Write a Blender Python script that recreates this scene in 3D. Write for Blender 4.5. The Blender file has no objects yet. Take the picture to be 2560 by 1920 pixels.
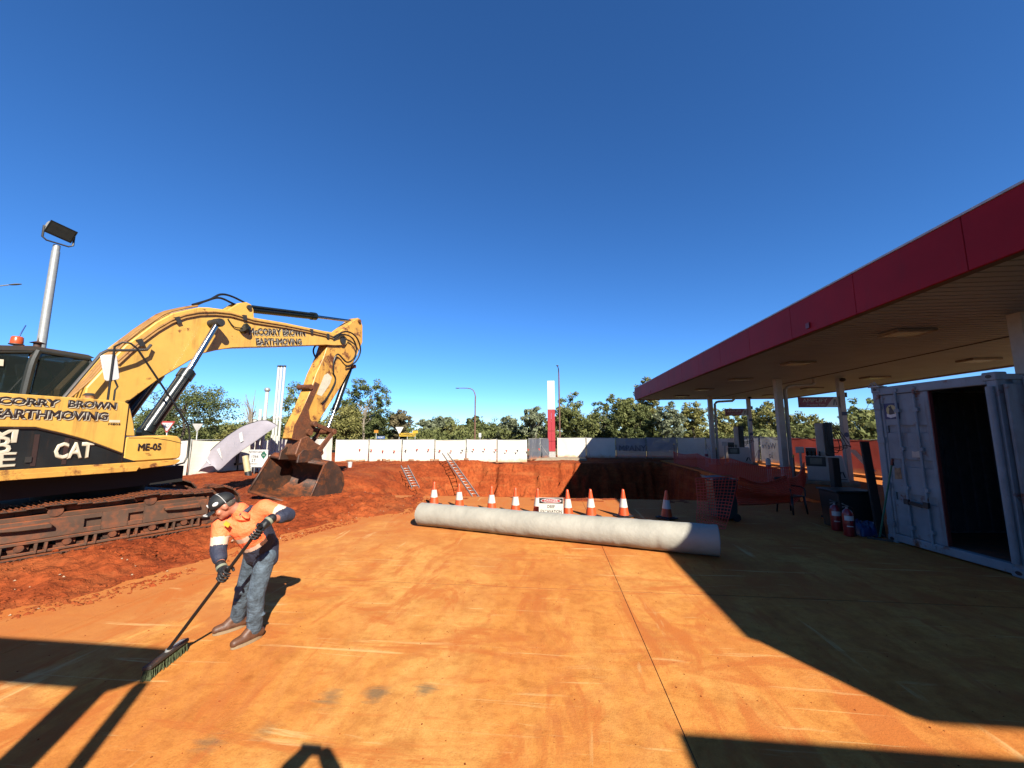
import bpy, bmesh, math, random
import numpy as np
from mathutils import Vector, Matrix, noise
SC = bpy.context.scene
COL = SC.collection
R = math.radians
# ------------------------------------------------------------------ camera
H = 2.05                                   # phone held above the head
YAW, PITCH = R(5.93), R(7.16)
cam_d = bpy.data.cameras.new('camera'); cam = bpy.data.objects.new('camera', cam_d); COL.objects.link(cam)
cam_d.sensor_width = 36; cam_d.lens = 36 * 961.75 / 2560; cam_d.clip_start = .05; cam_d.clip_end = 3000
cam.location = (0, 0, H); cam.rotation_euler = (R(90) + PITCH, 0, YAW)
SC.camera = cam
# ------------------------------------------------------------------ sky and sun
SUNV = Vector((.774, -1.301, 1.0)).normalized()          # towards the sun
EL = math.asin(SUNV.z)
w = bpy.data.worlds.new('World'); SC.world = w; w.use_nodes = True
nt = w.node_tree; bg = nt.nodes['Background']
sky = nt.nodes.new('ShaderNodeTexSky'); sky.sky_type = 'NISHITA'; sky.sun_disc = False
sky.sun_elevation = EL; sky.sun_rotation = math.atan2(SUNV.x, SUNV.y)
sky.altitude = 0; sky.air_density = .75; sky.dust_density = .0; sky.ozone_density = 10.0
hs = nt.nodes.new('ShaderNodeHueSaturation'); hs.inputs['Saturation'].default_value = 1.07
nt.links.new(sky.outputs[0], hs.inputs['Color']); nt.links.new(hs.outputs[0], bg.inputs[0]); bg.inputs[1].default_value = .066
sun_d = bpy.data.lights.new('sun', 'SUN'); sun_d.energy = 5.0; sun_d.angle = R(.5); sun_d.color = (1, .94, .83)
sun = bpy.data.objects.new('sun', sun_d); COL.objects.link(sun)
sun.rotation_euler = (-SUNV).to_track_quat('-Z', 'Y').to_euler(); sun.location = SUNV * 60
vs = SC.view_settings
vs.view_transform = 'Standard'; vs.look = 'None'; vs.exposure = 1.6; vs.gamma = 1; vs.use_curve_mapping = False
try: SC.cycles.max_bounces = 6; SC.cycles.transparent_max_bounces = 12
except Exception: pass
# ------------------------------------------------------------------ measured bearings -> places
_fw = Vector((-math.sin(YAW) * math.cos(PITCH), math.cos(YAW) * math.cos(PITCH), math.sin(PITCH)))
_rt = Vector((math.cos(YAW), math.sin(YAW), 0)); _up = _rt.cross(_fw)
def bearing(u, v): return (_fw * 961.75 + _rt * (u - 1280) - _up * (v - 960)).normalized()
def gp(u, v, z=0.0):                       # place on the level z
    d = bearing(u, v); return Vector((0, 0, H)) + d * ((z - H) / d.z)
def dp(u, v, Y):                           # place at the distance Y
    d = bearing(u, v); return Vector((0, 0, H)) + d * (Y / d.y)
# ------------------------------------------------------------------ materials
MATS = {}
def _n(t, k, **kw):
    n = t.nodes.new(k)
    for a, b in kw.items():
        if a in n.inputs: n.inputs[a].default_value = b
        else: setattr(n, a, b)
    return n
def ramp(t, fac, stops):
    r = t.nodes.new('ShaderNodeValToRGB'); e = r.color_ramp.elements
    while len(e) < len(stops): e.new(.5)
    for i, (p, c) in enumerate(stops):
        e[i].position = p; e[i].color = (c, c, c, 1) if not hasattr(c, '__len__') else (*c[:3], 1)
    t.links.new(fac, r.inputs[0]); return r.outputs[0]
def mixc(t, fac, a, b, mode='MIX'):
    m = t.nodes.new('ShaderNodeMix'); m.data_type = 'RGBA'; m.blend_type = mode
    for s, v in ((m.inputs[0], fac), (m.inputs[6], a), (m.inputs[7], b)):
        if hasattr(v, 'is_linked'): t.links.new(v, s)
        elif hasattr(v, '__len__'): s.default_value = (*v[:3], 1)
        else: s.default_value = v
    return m.outputs[2]
def noise_tex(t, scale, detail=4, rough=.55, co=None, dist=0):
    n = _n(t, 'ShaderNodeTexNoise'); n.inputs['Scale'].default_value = scale; n.inputs['Detail'].default_value = detail
    n.inputs['Roughness'].default_value = rough; n.inputs['Distortion'].default_value = dist
    if co is not None: t.links.new(co, n.inputs['Vector'])
    return n.outputs[0]
def mapped(t, co, scale=(1, 1, 1), rot=(0, 0, 0), loc=(0, 0, 0)):
    m = _n(t, 'ShaderNodeMapping'); m.inputs['Scale'].default_value = scale; m.inputs['Rotation'].default_value = rot
    m.inputs['Location'].default_value = loc; t.links.new(co, m.inputs['Vector']); return m.outputs[0]
K = .45                                   # overall reflectance scale
DUST = (.42, .105, .028)
def mat(name, col, rough=.6, metal=0, var=.18, vs=6, bump=.15, bs=60, dust=0, rust=0, spec=.4, trans=0, coat=0, world=False, alpha=1, dustcol=DUST, bd=.01, streak=0, streakcol=(.20, .085, .03)):
    if name in MATS: return MATS[name]
    col = tuple(c * K for c in col); dustcol = tuple(c * K for c in dustcol)
    m = bpy.data.materials.new(name); m.use_nodes = True; t = m.node_tree; b = t.nodes['Principled BSDF']
    tc = _n(t, 'ShaderNodeTexCoord'); geo = _n(t, 'ShaderNodeNewGeometry')
    co = geo.outputs['Position'] if world else tc.outputs['Object']
    n1 = noise_tex(t, vs, 5, .6, co); lo = tuple(c * (1 - var) for c in col); hi = tuple(min(1, c * (1 + var)) for c in col)
    c = ramp(t, n1, [(.3, lo), (.7, hi)])
    rg = rough
    if streak:
        st = noise_tex(t, 1, 6, .65, mapped(t, co, (9, 9, .7))); mk = noise_tex(t, 1.3, 4, .6, mapped(t, co, loc=(4, 4, 4)))
        f = mixc(t, 1, ramp(t, st, [(.50, 0), (.68, streak)]), ramp(t, mk, [(.40, 0), (.62, 1)]), 'MULTIPLY'); c = mixc(t, f, c, tuple(k * K for k in streakcol))
    if rust:
        n = noise_tex(t, 3.2, 8, .7, co, .4); f = ramp(t, n, [(.62 - .25 * rust, 0), (.70 - .2 * rust, 1)])
        rc = ramp(t, noise_tex(t, 25, 3, .6, co), [(.35, (.06, .019, .008)), (.7, (.15, .05, .017))])
        c = mixc(t, f, c, rc)
    if dust:
        sx = _n(t, 'ShaderNodeSeparateXYZ'); t.links.new(geo.outputs['Normal'], sx.inputs[0])
        mr = _n(t, 'ShaderNodeMapRange'); mr.inputs[1].default_value = -.3; mr.inputs[2].default_value = 1.0
        t.links.new(sx.outputs[2], mr.inputs[0])
        nn = noise_tex(t, 5, 6, .65, co)
        ad = _n(t, 'ShaderNodeMath', operation='MULTIPLY_ADD'); t.links.new(mr.outputs[0], ad.inputs[0]); ad.inputs[1].default_value = .55 * dust
        t.links.new(nn, ad.inputs[2])
        f = ramp(t, ad.outputs[0], [(.80 - .42 * dust, 0), (1.02 - .25 * dust, .92)])
        c = mixc(t, f, c, dustcol)
    t.links.new(c, b.inputs['Base Color'])
    b.inputs['Roughness'].default_value = rg; b.inputs['Metallic'].default_value = metal
    b.inputs['Specular IOR Level'].default_value = spec
    if trans: b.inputs['Transmission Weight'].default_value = trans
    if coat: b.inputs['Coat Weight'].default_value = coat; b.inputs['Coat Roughness'].default_value = .15
    if alpha < 1: b.inputs['Alpha'].default_value = alpha
    if bump:
        bn = _n(t, 'ShaderNodeBump'); bn.inputs['Strength'].default_value = bump; bn.inputs['Distance'].default_value = bd
        t.links.new(noise_tex(t, bs, 4, .6, co), bn.inputs['Height']); t.links.new(bn.outputs[0], b.inputs['Normal'])
    MATS[name] = m; return m
# ------------------------------------------------------------------ mesh builder
class MB:
    def __init__(s): s.v = []; s.f = []; s.mi = []; s.sm = []; s.M = Matrix.Identity(4); s.cur = 0
    def add(s, vs, fs, smooth=False):
        o = len(s.v); s.v += [tuple(s.M @ Vector(p)) for p in vs]
        for f in fs: s.f.append([i + o for i in f]); s.mi.append(s.cur); s.sm.append(smooth)
        return s
    def box(s, c, d, rot=None):
        x, y, z = (k / 2 for k in d); P = [(-x, -y, -z), (x, -y, -z), (x, y, -z), (-x, y, -z), (-x, -y, z), (x, -y, z), (x, y, z), (-x, y, z)]
        m = Matrix.Translation(c)
        if rot: 
            from mathutils import Euler
            m = m @ Euler(rot).to_matrix().to_4x4()
        return s.add([m @ Vector(p) for p in P], [(0, 3, 2, 1), (4, 5, 6, 7), (0, 1, 5, 4), (1, 2, 6, 5), (2, 3, 7, 6), (3, 0, 4, 7)])
    def bx(s, a, b): return s.box([(p + q) / 2 for p, q in zip(a, b)], [abs(q - p) for p, q in zip(a, b)])
    def cone(s, a, b, r1, r2, n=12, cap=True, smooth=True):
        a, b = Vector(a), Vector(b); d = (b - a); q = d.to_track_quat('Z', 'Y').to_matrix(); X, Y = q @ Vector((1, 0, 0)), q @ Vector((0, 1, 0))
        P = []
        for c, r in ((a, r1), (b, r2)):
            for i in range(n):
                t = 2 * math.pi * i / n; P.append(c + (X * math.cos(t) + Y * math.sin(t)) * r)
        F = [(i, (i + 1) % n, n + (i + 1) % n, n + i) for i in range(n)]
        s.add(P, F, smooth)
        if cap: s.add(P, [tuple(reversed(range(n))), tuple(range(n, 2 * n))])
        return s
    def cyl(s, a, b, r, n=12): return s.cone(a, b, r, r, n)
    def tube(s, pts, r, n=8, sub=0):
        pts = [Vector(p) for p in pts]
        if sub: pts = spline(pts, sub)
        rs = list(r) if hasattr(r, '__len__') else [r] * len(pts)
        if len(rs) != len(pts): rs = [float(k) for k in np.interp(np.linspace(0, 1, len(pts)), np.linspace(0, 1, len(rs)), rs)]
        P = []; F = []; up = None
        for i, p in enumerate(pts):
            d = (pts[min(i + 1, len(pts) - 1)] - pts[max(i - 1, 0)]).normalized()
            if up is None: up = d.orthogonal().normalized()
            up = (up - d * up.dot(d)); up = up.normalized() if up.length > 1e-6 else d.orthogonal().normalized()
            si = d.cross(up)
            for k in range(n):
                t = 2 * math.pi * k / n; P.append(p + (up * math.cos(t) + si * math.sin(t)) * rs[i])
        m = len(pts)
        for i in range(m - 1):
            for k in range(n): F.append((i * n + k, i * n + (k + 1) % n, (i + 1) * n + (k + 1) % n, (i + 1) * n + k))
        s.add(P, F, True); s.add(P, [tuple(reversed(range(n))), tuple(range((m - 1) * n, m * n))]); return s
    def prism(s, poly, y0, y1, axis='y', smooth=False):  # poly in (x,z), extruded along y
        n = len(poly)
        mk = (lambda p, t: (p[0], t, p[1])) if axis == 'y' else (lambda p, t: (p[0], p[1], t)) if axis == 'z' else (lambda p, t: (t, p[0], p[1]))
        P = [mk(p, y0) for p in poly] + [mk(p, y1) for p in poly]
        s.add(P, [tuple(range(n)), tuple(reversed(range(n, 2 * n)))])
        return s.add(P, [(i, n + i, n + (i + 1) % n, (i + 1) % n) for i in range(n)], smooth)
    def lathe(s, prof, c=(0, 0, 0), n=16, smooth=True):
        P = []; F = []; m = len(prof)
        for r, z in prof:
            for k in range(n):
                t = 2 * math.pi * k / n; P.append((c[0] + r * math.cos(t), c[1] + r * math.sin(t), c[2] + z))
        for i in range(m - 1):
            for k in range(n): F.append((i * n + k, i * n + (k + 1) % n, (i + 1) * n + (k + 1) % n, (i + 1) * n + k))
        s.add(P, F, smooth)
        s.add(P, [tuple(reversed(range(n))), tuple(range((m - 1) * n, m * n))]); return s
    def ell(s, c, r, rot=None, n=12, m=8):
        P = []; F = []; c = Vector(c); r = (r, r, r) if not hasattr(r, '__len__') else r
        rm = rot if rot is not None else Matrix.Identity(3)
        for i in range(1, m):
            a = math.pi * i / m
            for k in range(n):
                t = 2 * math.pi * k / n; P.append(c + rm @ Vector((r[0] * math.sin(a) * math.cos(t), r[1] * math.sin(a) * math.sin(t), r[2] * math.cos(a))))
        P += [c + rm @ Vector((0, 0, r[2])), c - rm @ Vector((0, 0, r[2]))]; T = len(P) - 2; L = (m - 2) * n
        for i in range(m - 2):
            for k in range(n): F.append((i * n + k, (i + 1) * n + k, (i + 1) * n + (k + 1) % n, i * n + (k + 1) % n))
        for k in range(n): F.append((T, k, (k + 1) % n)); F.append((T + 1, L + (k + 1) % n, L + k))
        return s.add(P, F, True)
    def cap2(s, a, b, r1, r2, n=14):       # closed capsule from a to b
        a, b = Vector(a), Vector(b); d = (b - a).normalized(); q = d.to_track_quat('Z', 'Y').to_matrix(); L = (b - a).length
        pr = []
        for i in range(1, 5): t = R(-90 + 90 * i / 4); pr.append((r1 * math.cos(t), r1 * math.sin(t)))
        for i in range(0, 4): t = R(90 * i / 4); pr.append((r2 * math.cos(t), L + r2 * math.sin(t)))
        M0 = s.M; s.M = M0 @ Matrix.Translation(a) @ q.to_4x4()
        s.lathe([(max(x, .001), z) for x, z in [(0.001, -r1)] + pr + [(.001, L + r2)]], n=n); s.M = M0; return s
    def grid(s, fn, nu, nv, smooth=True, double=0):
        P = [fn(i / nu, j / nv) for j in range(nv + 1) for i in range(nu + 1)]; W = nu + 1
        return s.add(P, [(j * W + i, j * W + i + 1, (j + 1) * W + i + 1, (j + 1) * W + i) for j in range(nv) for i in range(nu)], smooth)
    def mesh(s, name, mats, bevel=0, seg=1):
        me = bpy.data.meshes.new(name); me.from_pydata(s.v, [], s.f)
        for m in (mats if isinstance(mats, (list, tuple)) else [mats]): me.materials.append(m)
        me.polygons.foreach_set('material_index', s.mi); me.polygons.foreach_set('use_smooth', s.sm)
        bm = bmesh.new(); bm.from_mesh(me); bmesh.ops.remove_doubles(bm, verts=bm.verts, dist=1e-5)
        bmesh.ops.recalc_face_normals(bm, faces=bm.faces)
        if bevel:
            es = [e for e in bm.edges if len(e.link_faces) == 2 and e.calc_face_angle(0) > .5]
            bmesh.ops.bevel(bm, geom=es, offset=bevel, segments=seg, affect='EDGES', profile=.6, clamp_overlap=True)
        for e in bm.edges:
            if len(e.link_faces) == 2 and e.calc_face_angle(0) > .7: e.smooth = False
        bm.to_mesh(me); bm.free(); me.update(); return me
    def build(s, name, mats, parent=None, bevel=0, seg=1): return obj(name, s.mesh(name, mats, bevel, seg), parent)
def spline(p, sub):
    out = []; n = len(p)
    for i in range(n - 1):
        a, b, c, d = p[max(i - 1, 0)], p[i], p[i + 1], p[min(i + 2, n - 1)]
        for k in range(sub):
            t = k / sub; out.append(.5 * ((2 * b) + (c - a) * t + (2 * a - 5 * b + 4 * c - d) * t * t + (3 * b - a - 3 * c + d) * t ** 3))
    return out + [p[-1]]
def obj(name, me, parent=None):
    o = bpy.data.objects.new(name, me); COL.objects.link(o)
    if parent: o.parent = parent
    return o
def tag(o, label, cat, group=None):
    o['label'] = label; o['category'] = cat
    if group: o['group'] = group
    return o
def thing(name, label, cat, loc=(0, 0, 0), rz=0, group=None):
    o = bpy.data.objects.new(name, None); COL.objects.link(o); o.empty_display_size = .2
    o.location = loc; o.rotation_euler = (0, 0, rz); return tag(o, label, cat, group)
def kids(o): return [c for c in COL.objects if c.parent == o]
def dup(o, loc=None, rz=None, label=None, parent=None):
    c = o.copy(); COL.objects.link(c); c.parent = parent
    if loc is not None: c.location = loc
    if rz is not None: c.rotation_euler = (0, 0, rz)
    if label: c['label'] = label
    for k in kids(o): dup(k, parent=c)
    return c
def struct(name, mb, m, parent=None, bevel=0):
    o = mb.build(name, m, parent, bevel)
    if not parent: o['kind'] = 'structure'
    return o
def textmesh(s, size, bold=0.0, ext=0.002, align='CENTER', sx=1.0, shear=0, res=2):
    cu = bpy.data.curves.new('lettering', 'FONT'); cu.body = s; cu.size = size; cu.extrude = ext; cu.bevel_depth = bold * size; cu.bevel_resolution = 0
    cu.align_x = align; cu.align_y = 'CENTER'; cu.resolution_u = res; cu.shear = shear
    o = bpy.data.objects.new('lettering', cu); COL.objects.link(o)
    me = bpy.data.meshes.new_from_object(o.evaluated_get(bpy.context.evaluated_depsgraph_get()))
    bpy.data.objects.remove(o); bpy.data.curves.remove(cu)
    if sx != 1: me.transform(Matrix.Diagonal((sx, 1, 1, 1)))
    return me
def basis(o, xdir, updir):                 # matrix: text x -> xdir, text y -> updir
    x = Vector(xdir).normalized(); y = Vector(updir); y = (y - x * y.dot(x)).normalized(); z = x.cross(y)
    m = Matrix((x, y, z)).transposed().to_4x4(); m.translation = o; return m
def text(name, s, size, m, o, xdir, updir, parent=None, **kw):
    me = textmesh(s, size, **kw); me.transform(basis(Vector(o), xdir, updir)); me.materials.clear(); me.materials.append(m)
    return obj(name, me, parent)
def remeshed(mb, name, voxel, smooth=4, mats=None):
    me = mb.mesh(name, mats or [])
    o = bpy.data.objects.new(name, me); COL.objects.link(o)
    r = o.modifiers.new('r', 'REMESH'); r.mode = 'VOXEL'; r.voxel_size = voxel; r.use_smooth_shade = True
    if smooth: s = o.modifiers.new('s', 'SMOOTH'); s.iterations = smooth; s.factor = .5
    m2 = bpy.data.meshes.new_from_object(o.evaluated_get(bpy.context.evaluated_depsgraph_get())); m2.name = name
    bpy.data.objects.remove(o); m2.materials.clear()
    bm = bmesh.new(); bm.from_mesh(m2); bm.verts.ensure_lookup_table(); seen = set(); isl = []      # keep the outer skin only
    for v in bm.verts:
        if v in seen: continue
        st = [v]; seen.add(v); c = []
        while st:
            q = st.pop(); c.append(q)
            for e in q.link_edges:
                w2 = e.other_vert(q)
                if w2 not in seen: seen.add(w2); st.append(w2)
        isl.append(c)
    isl.sort(key=len); bmesh.ops.delete(bm, geom=[v for c in isl[:-1] for v in c], context='VERTS'); bm.to_mesh(m2); bm.free()
    for k in (mats or []): m2.materials.append(k)
    m2.polygons.foreach_set('use_smooth', [True] * len(m2.polygons)); return m2
rnd = random.Random(5)
def fbm(x, y, z=0, o=4): 
    return noise.fractal((x, y, z), .9, 2.1, o, noise_basis='PERLIN_ORIGINAL')
def sm(a, b, x):
    t = min(1, max(0, (x - a) / (b - a))); return t * t * (3 - 2 * t)
# ================================================================== SETTING
def soil_mat():
    m = bpy.data.materials.new('red_soil'); m.use_nodes = True; t = m.node_tree; b = t.nodes['Principled BSDF']
    g = _n(t, 'ShaderNodeNewGeometry'); co = g.outputs['Position']
    c = ramp(t, noise_tex(t, .9, 7, .62, co), [(.3, (.30, .054, .015)), (.52, (.42, .084, .022)), (.72, (.54, .128, .034))])
    c2 = ramp(t, noise_tex(t, 7, 6, .7, co), [(.35, (.62, .6, .6)), (.62, (1.15, 1.12, 1.1))])
    c = mixc(t, 1, c, c2, 'MULTIPLY')
    band = noise_tex(t, 1.0, 6, .6, mapped(t, co, (.35, .35, 3.2)), .3)
    c = mixc(t, ramp(t, band, [(.52, 0), (.66, .55)]), c, (.50, .15, .045))
    c = mixc(t, ramp(t, noise_tex(t, 2.4, 5, .6, mapped(t, co, (1, 1, 1), loc=(7, 3, 1))), [(.62, 0), (.74, .5)]), c, (.55, .19, .06))
    c = mixc(t, 1, c, (K, K, K), 'MULTIPLY')
    t.links.new(c, b.inputs['Base Color']); b.inputs['Roughness'].default_value = .95; b.inputs['Specular IOR Level'].default_value = .1
    bn = _n(t, 'ShaderNodeBump'); bn.inputs['Strength'].default_value = .9; bn.inputs['Distance'].default_value = .05
    t.links.new(noise_tex(t, 14, 6, .68, co), bn.inputs['Height']); t.links.new(bn.outputs[0], b.inputs['Normal'])
    return m
SOIL = soil_mat()
def slab_mat():
    m = bpy.data.materials.new('dusty_concrete'); m.use_nodes = True; t = m.node_tree; b = t.nodes['Principled BSDF']
    g = _n(t, 'ShaderNodeNewGeometry'); co = g.outputs['Position']
    sx = _n(t, 'ShaderNodeSeparateXYZ'); t.links.new(co, sx.inputs[0])
    sweep = noise_tex(t, 1, 7, .62, mapped(t, co, (.55, .18, 1), (0, 0, R(28))), .7)
    c = ramp(t, sweep, [(.30, (.68, .205, .040)), (.48, (.81, .318, .066)), (.66, (.88, .43, .115))])
    fine = noise_tex(t, 3.4, 8, .68, co, .3); c = mixc(t, 1, c, ramp(t, fine, [(.34, (.78, .70, .64)), (.52, (1, 1, 1)), (.70, (1.06, 1.12, 1.22))]), 'MULTIPLY')
    grit = noise_tex(t, 13, 10, .75, co); c = mixc(t, 1, c, ramp(t, grit, [(.34, (.82, .76, .70)), (.52, (1, 1, 1)), (.70, (1.05, 1.09, 1.15))]), 'MULTIPLY')
    sand = noise_tex(t, 90, 3, .7, co); c = mixc(t, 1, c, ramp(t, sand, [(.30, (.86, .82, .78)), (.55, (1, 1, 1)), (.75, (1.05, 1.07, 1.1))]), 'MULTIPLY')
    # thicker red dust towards the pit and in loose drifts
    yf = _n(t, 'ShaderNodeMath', operation='MULTIPLY_ADD'); t.links.new(sx.outputs[1], yf.inputs[0]); yf.inputs[1].default_value = .045
    t.links.new(noise_tex(t, .8, 7, .62, co, .4), yf.inputs[2])
    c = mixc(t, ramp(t, yf.outputs[0], [(.70, 0), (1.0, .9)]), c, (.60, .185, .040))
    xf = _n(t, 'ShaderNodeMath', operation='MULTIPLY_ADD'); t.links.new(sx.outputs[0], xf.inputs[0]); xf.inputs[1].default_value = -.11
    t.links.new(noise_tex(t, .9, 7, .66, mapped(t, co, (1, 1, 1), loc=(9, 2, 0)), .5), xf.inputs[2])
    c = mixc(t, ramp(t, xf.outputs[0], [(.88, 0), (1.12, .7)]), c, (.60, .19, .05))
    for sc, rot, loc, th, k in (((1.5, .5, 1), -50, (3, 1, 0), .535, .8), ((.5, 2.2, 1), 8, (8, 4, 0), .55, .75), ((2.6, .7, 1), 20, (1, 6, 0), .57, .7)):
        dr = noise_tex(t, 1, 8, .68, mapped(t, co, sc, (0, 0, R(rot)), loc), .9)
        c = mixc(t, ramp(t, dr, [(th, 0), (th + .085, k)]), c, (.62, .170, .034))
    # curved brush and tyre marks
    for (cx_, cy_), scl, th in (((-6.5, 1.0), 1.6, .80), ((4.5, -1.5), 1.1, .82)):
        wv = _n(t, 'ShaderNodeTexWave'); wv.wave_type = 'RINGS'; wv.rings_direction = 'Z'; wv.inputs['Scale'].default_value = scl; wv.inputs['Distortion'].default_value = 5; wv.inputs['Detail'].default_value = 5; wv.inputs['Detail Scale'].default_value = .6; wv.inputs['Detail Roughness'].default_value = .65
        t.links.new(mapped(t, co, (1, 1, 0), loc=(-cx_, -cy_, 0)), wv.inputs['Vector'])
        mk = ramp(t, noise_tex(t, .7, 4, .6, mapped(t, co, loc=(cx_, 3, 0))), [(.45, 0), (.62, 1)])
        c = mixc(t, mixc(t, 1, ramp(t, wv.outputs[1], [(th - .2, 0), (th + .1, .25)]), mk, 'MULTIPLY'), c, (.60, .20, .055))
    # pale scrapes where the concrete shows
    for sc, rot, loc, th in (((.5, 6.5, 1), -8, (0, 2, 0), .645), ((3.8, .45, 1), 14, (5, 0, 0), .67), ((.8, 9, 1), 24, (1, 7, 0), .675), ((.5, 11, 1), -14, (4, 1, 0), .655)):
        s = noise_tex(t, 1, 5, .6, mapped(t, co, sc, (0, 0, R(rot)), loc), .5)
        c = mixc(t, ramp(t, s, [(th - .01, 0), (th + .06, .62)]), c, (.90, .58, .24))
    # tyre tread prints left by the loader
    for x0_, rot in ((1.9, -12), (3.1, -12), (-1.6, 33), (-2.7, 33)):
        mp = mapped(t, co, (1, 1, 1), (0, 0, R(rot))); s3 = _n(t, 'ShaderNodeSeparateXYZ'); t.links.new(mp, s3.inputs[0])
        ab = _n(t, 'ShaderNodeMath', operation='SUBTRACT'); t.links.new(s3.outputs[0], ab.inputs[0]); ab.inputs[1].default_value = x0_
        a2 = _n(t, 'ShaderNodeMath', operation='ABSOLUTE'); t.links.new(ab.outputs[0], a2.inputs[0])
        lugs = _n(t, 'ShaderNodeTexWave'); lugs.bands_direction = 'DIAGONAL'; lugs.inputs['Scale'].default_value = 3.2; lugs.inputs['Distortion'].default_value = 1.2; lugs.inputs['Detail'].default_value = 3; t.links.new(mp, lugs.inputs['Vector'])
        f = mixc(t, 1, ramp(t, a2.outputs[0], [(.10, .5), (.17, 0)]), ramp(t, lugs.outputs[1], [(.45, .15), (.7, 1)]), 'MULTIPLY')
        f = mixc(t, 1, f, ramp(t, noise_tex(t, .9, 5, .65, mapped(t, co, loc=(x0_, 1, 0))), [(.46, 0), (.62, 1)]), 'MULTIPLY')
        c = mixc(t, f, c, (.58, .17, .04))
    # little dark crumbs
    sp = noise_tex(t, 26, 2, .5, co); c = mixc(t, ramp(t, sp, [(.70, 0), (.76, .7)]), c, (.33, .075, .022))
    # damp grey patches left by the hose
    for (x, y, r, k) in ((-1.42, 3.2, .22, .85), (-1.75, 3.12, .24, .75), (-2.3, 2.6, .22, .6), (-1.05, 3.27, .17, .85), (-2.0, 2.75, .18, .5)):
        v = _n(t, 'ShaderNodeVectorMath', operation='DISTANCE'); t.links.new(mapped(t, co, (1, 1, 0)), v.inputs[0]); v.inputs[1].default_value = (x, y, 0)
        a = _n(t, 'ShaderNodeMath', operation='MULTIPLY_ADD'); t.links.new(v.outputs['Value'], a.inputs[0]); a.inputs[1].default_value = -.55 / r
        n = noise_tex(t, 1, 7, .72, mapped(t, co, (2.0, 9, 1), (0, 0, R(-62)), (x, y, 0)), 1.2); t.links.new(n, a.inputs[2])
        c = mixc(t, ramp(t, a.outputs[0], [(.20, 0), (.46, k * .8)]), c, (.17, .14, .085))
    c = mixc(t, 1, c, (K * 1.12, K * 1.14, K * 1.12), 'MULTIPLY')
    t.links.new(c, b.inputs['Base Color']); b.inputs['Roughness'].default_value = .9; b.inputs['Specular IOR Level'].default_value = .15
    bn = _n(t, 'ShaderNodeBump'); bn.inputs['Strength'].default_value = .35; bn.inputs['Distance'].default_value = .012
    t.links.new(noise_tex(t, 45, 6, .7, co), bn.inputs['Height']); t.links.new(bn.outputs[0], b.inputs['Normal'])
    return m
SLAB = slab_mat()
CONC = mat('bare_concrete', (.42, .33, .22), .9, vs=5, var=.25, bump=.4, bs=40, world=True)
GRASS = mat('dry_grass_ground', (.22, .17, .06), .95, vs=.6, var=.45, bump=.5, bs=8, world=True)
WHITE = mat('white_paint', (.78, .77, .73), .5, var=.06, dust=.15)
GALV = mat('galvanised_steel', (.50, .50, .47), .45, .35, var=.12, vs=9)
BLACK = mat('black_rubber', (.012, .012, .013), .55, var=.3, dust=.25)
STEEL = mat('chrome_rod', (.62, .62, .62), .16, 1, var=.05, bump=0)
DARKST = mat('dark_steel', (.06, .055, .05), .5, .3, dust=.35)
# ---- terrain
XB = [(-4, -10.5), (0, -8.4), (2, -7.2), (4.0, -6.2), (4.55, -5.75), (5.87, -5.45), (7.76, -5.15), (9.0, -4.7), (9.9, -3.85), (12.4, -3.9), (13, -3.9), (40, -3.9)]
def xb(y):
    for (a, p), (b, q) in zip(XB, XB[1:]):
        if a <= y <= b: return p + (q - p) * (y - a) / (b - a)
    return XB[0][1] if y < XB[0][0] else XB[-1][1]
def yfar(x): return 25.2 + .36 * max(-6, min(9, x + 2)) * (1 if x > -2 else .5) 
def hz(x, y):
    n1 = fbm(x * .45, y * .45, 0, 5); n2 = fbm(x * 2.1, y * 2.1, 4, 4); n3 = fbm(x * 6.3, y * 6.3, 9, 3)
    d = xb(y) - x + n1 * .25 + n2 * .20 + n3 * .10
    k = sm(-.12, 1.5, d)
    z = -.09 + .085 * sm(-.15, .25, d) + .19 * k + (.05 * n1 + .05 * n2 + .03 * n3) * sm(.05, .9, d)
    if y > 9.3:                                           # mound right of the bucket
        z += .16 * math.exp(-((x + 5.4) / 1.1) ** 2 - ((y - 10.6) / .9) ** 2)
    # pit
    nn = n1 * .5 + n2 * .18
    gully = .55 * fbm(x * .9, 7.7, 2, 4) + .25 * fbm(x * 2.6, 3.3, z * 0, 3)
    fy = 1 - sm(-1.3, .75, y - (yfar(x) + gully * .5 - .3) + n2 * .35 + n3 * .12)
    ny = sm(12.62, 12.95, y + (0 if x > -4.2 else nn)) if x > -4.4 else sm(11.2, 15.5, y + nn - (x + 4.4) * .25)
    lx = sm(-9.6, -2.6, x + nn * 1.1)
    rx = 1 - sm(7.3, 7.9, x + nn * .5)
    p = min(fy, 1) * ny * rx * lx
    z -= 3.3 * p + (.28 * n1 + .2 * n2 + .07 * n3) * sm(.02, .3, p) * (1 if p < .98 else .5)
    e = max(0, min(1, (x + 23.5) / 1.5, (y + 3.5) / 1.5, (35.5 - y) / 1.5, (13.5 - x) / 1.5))
    if y > 12 and p < .02 and x > -20: z = max(z, -.03 + .07 * n1 + .04 * n2) if x < 7.2 or y > 30 else z
    return z * e + (1 - e) * -.03
X0, X1, Y0, Y1, DS = -24, 14, -4, 36, .115
NX0, NX1, NY0, NY1 = -8.6, -2.7, 1.2, 13.4               # finely modelled strip beside the slab
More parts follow.
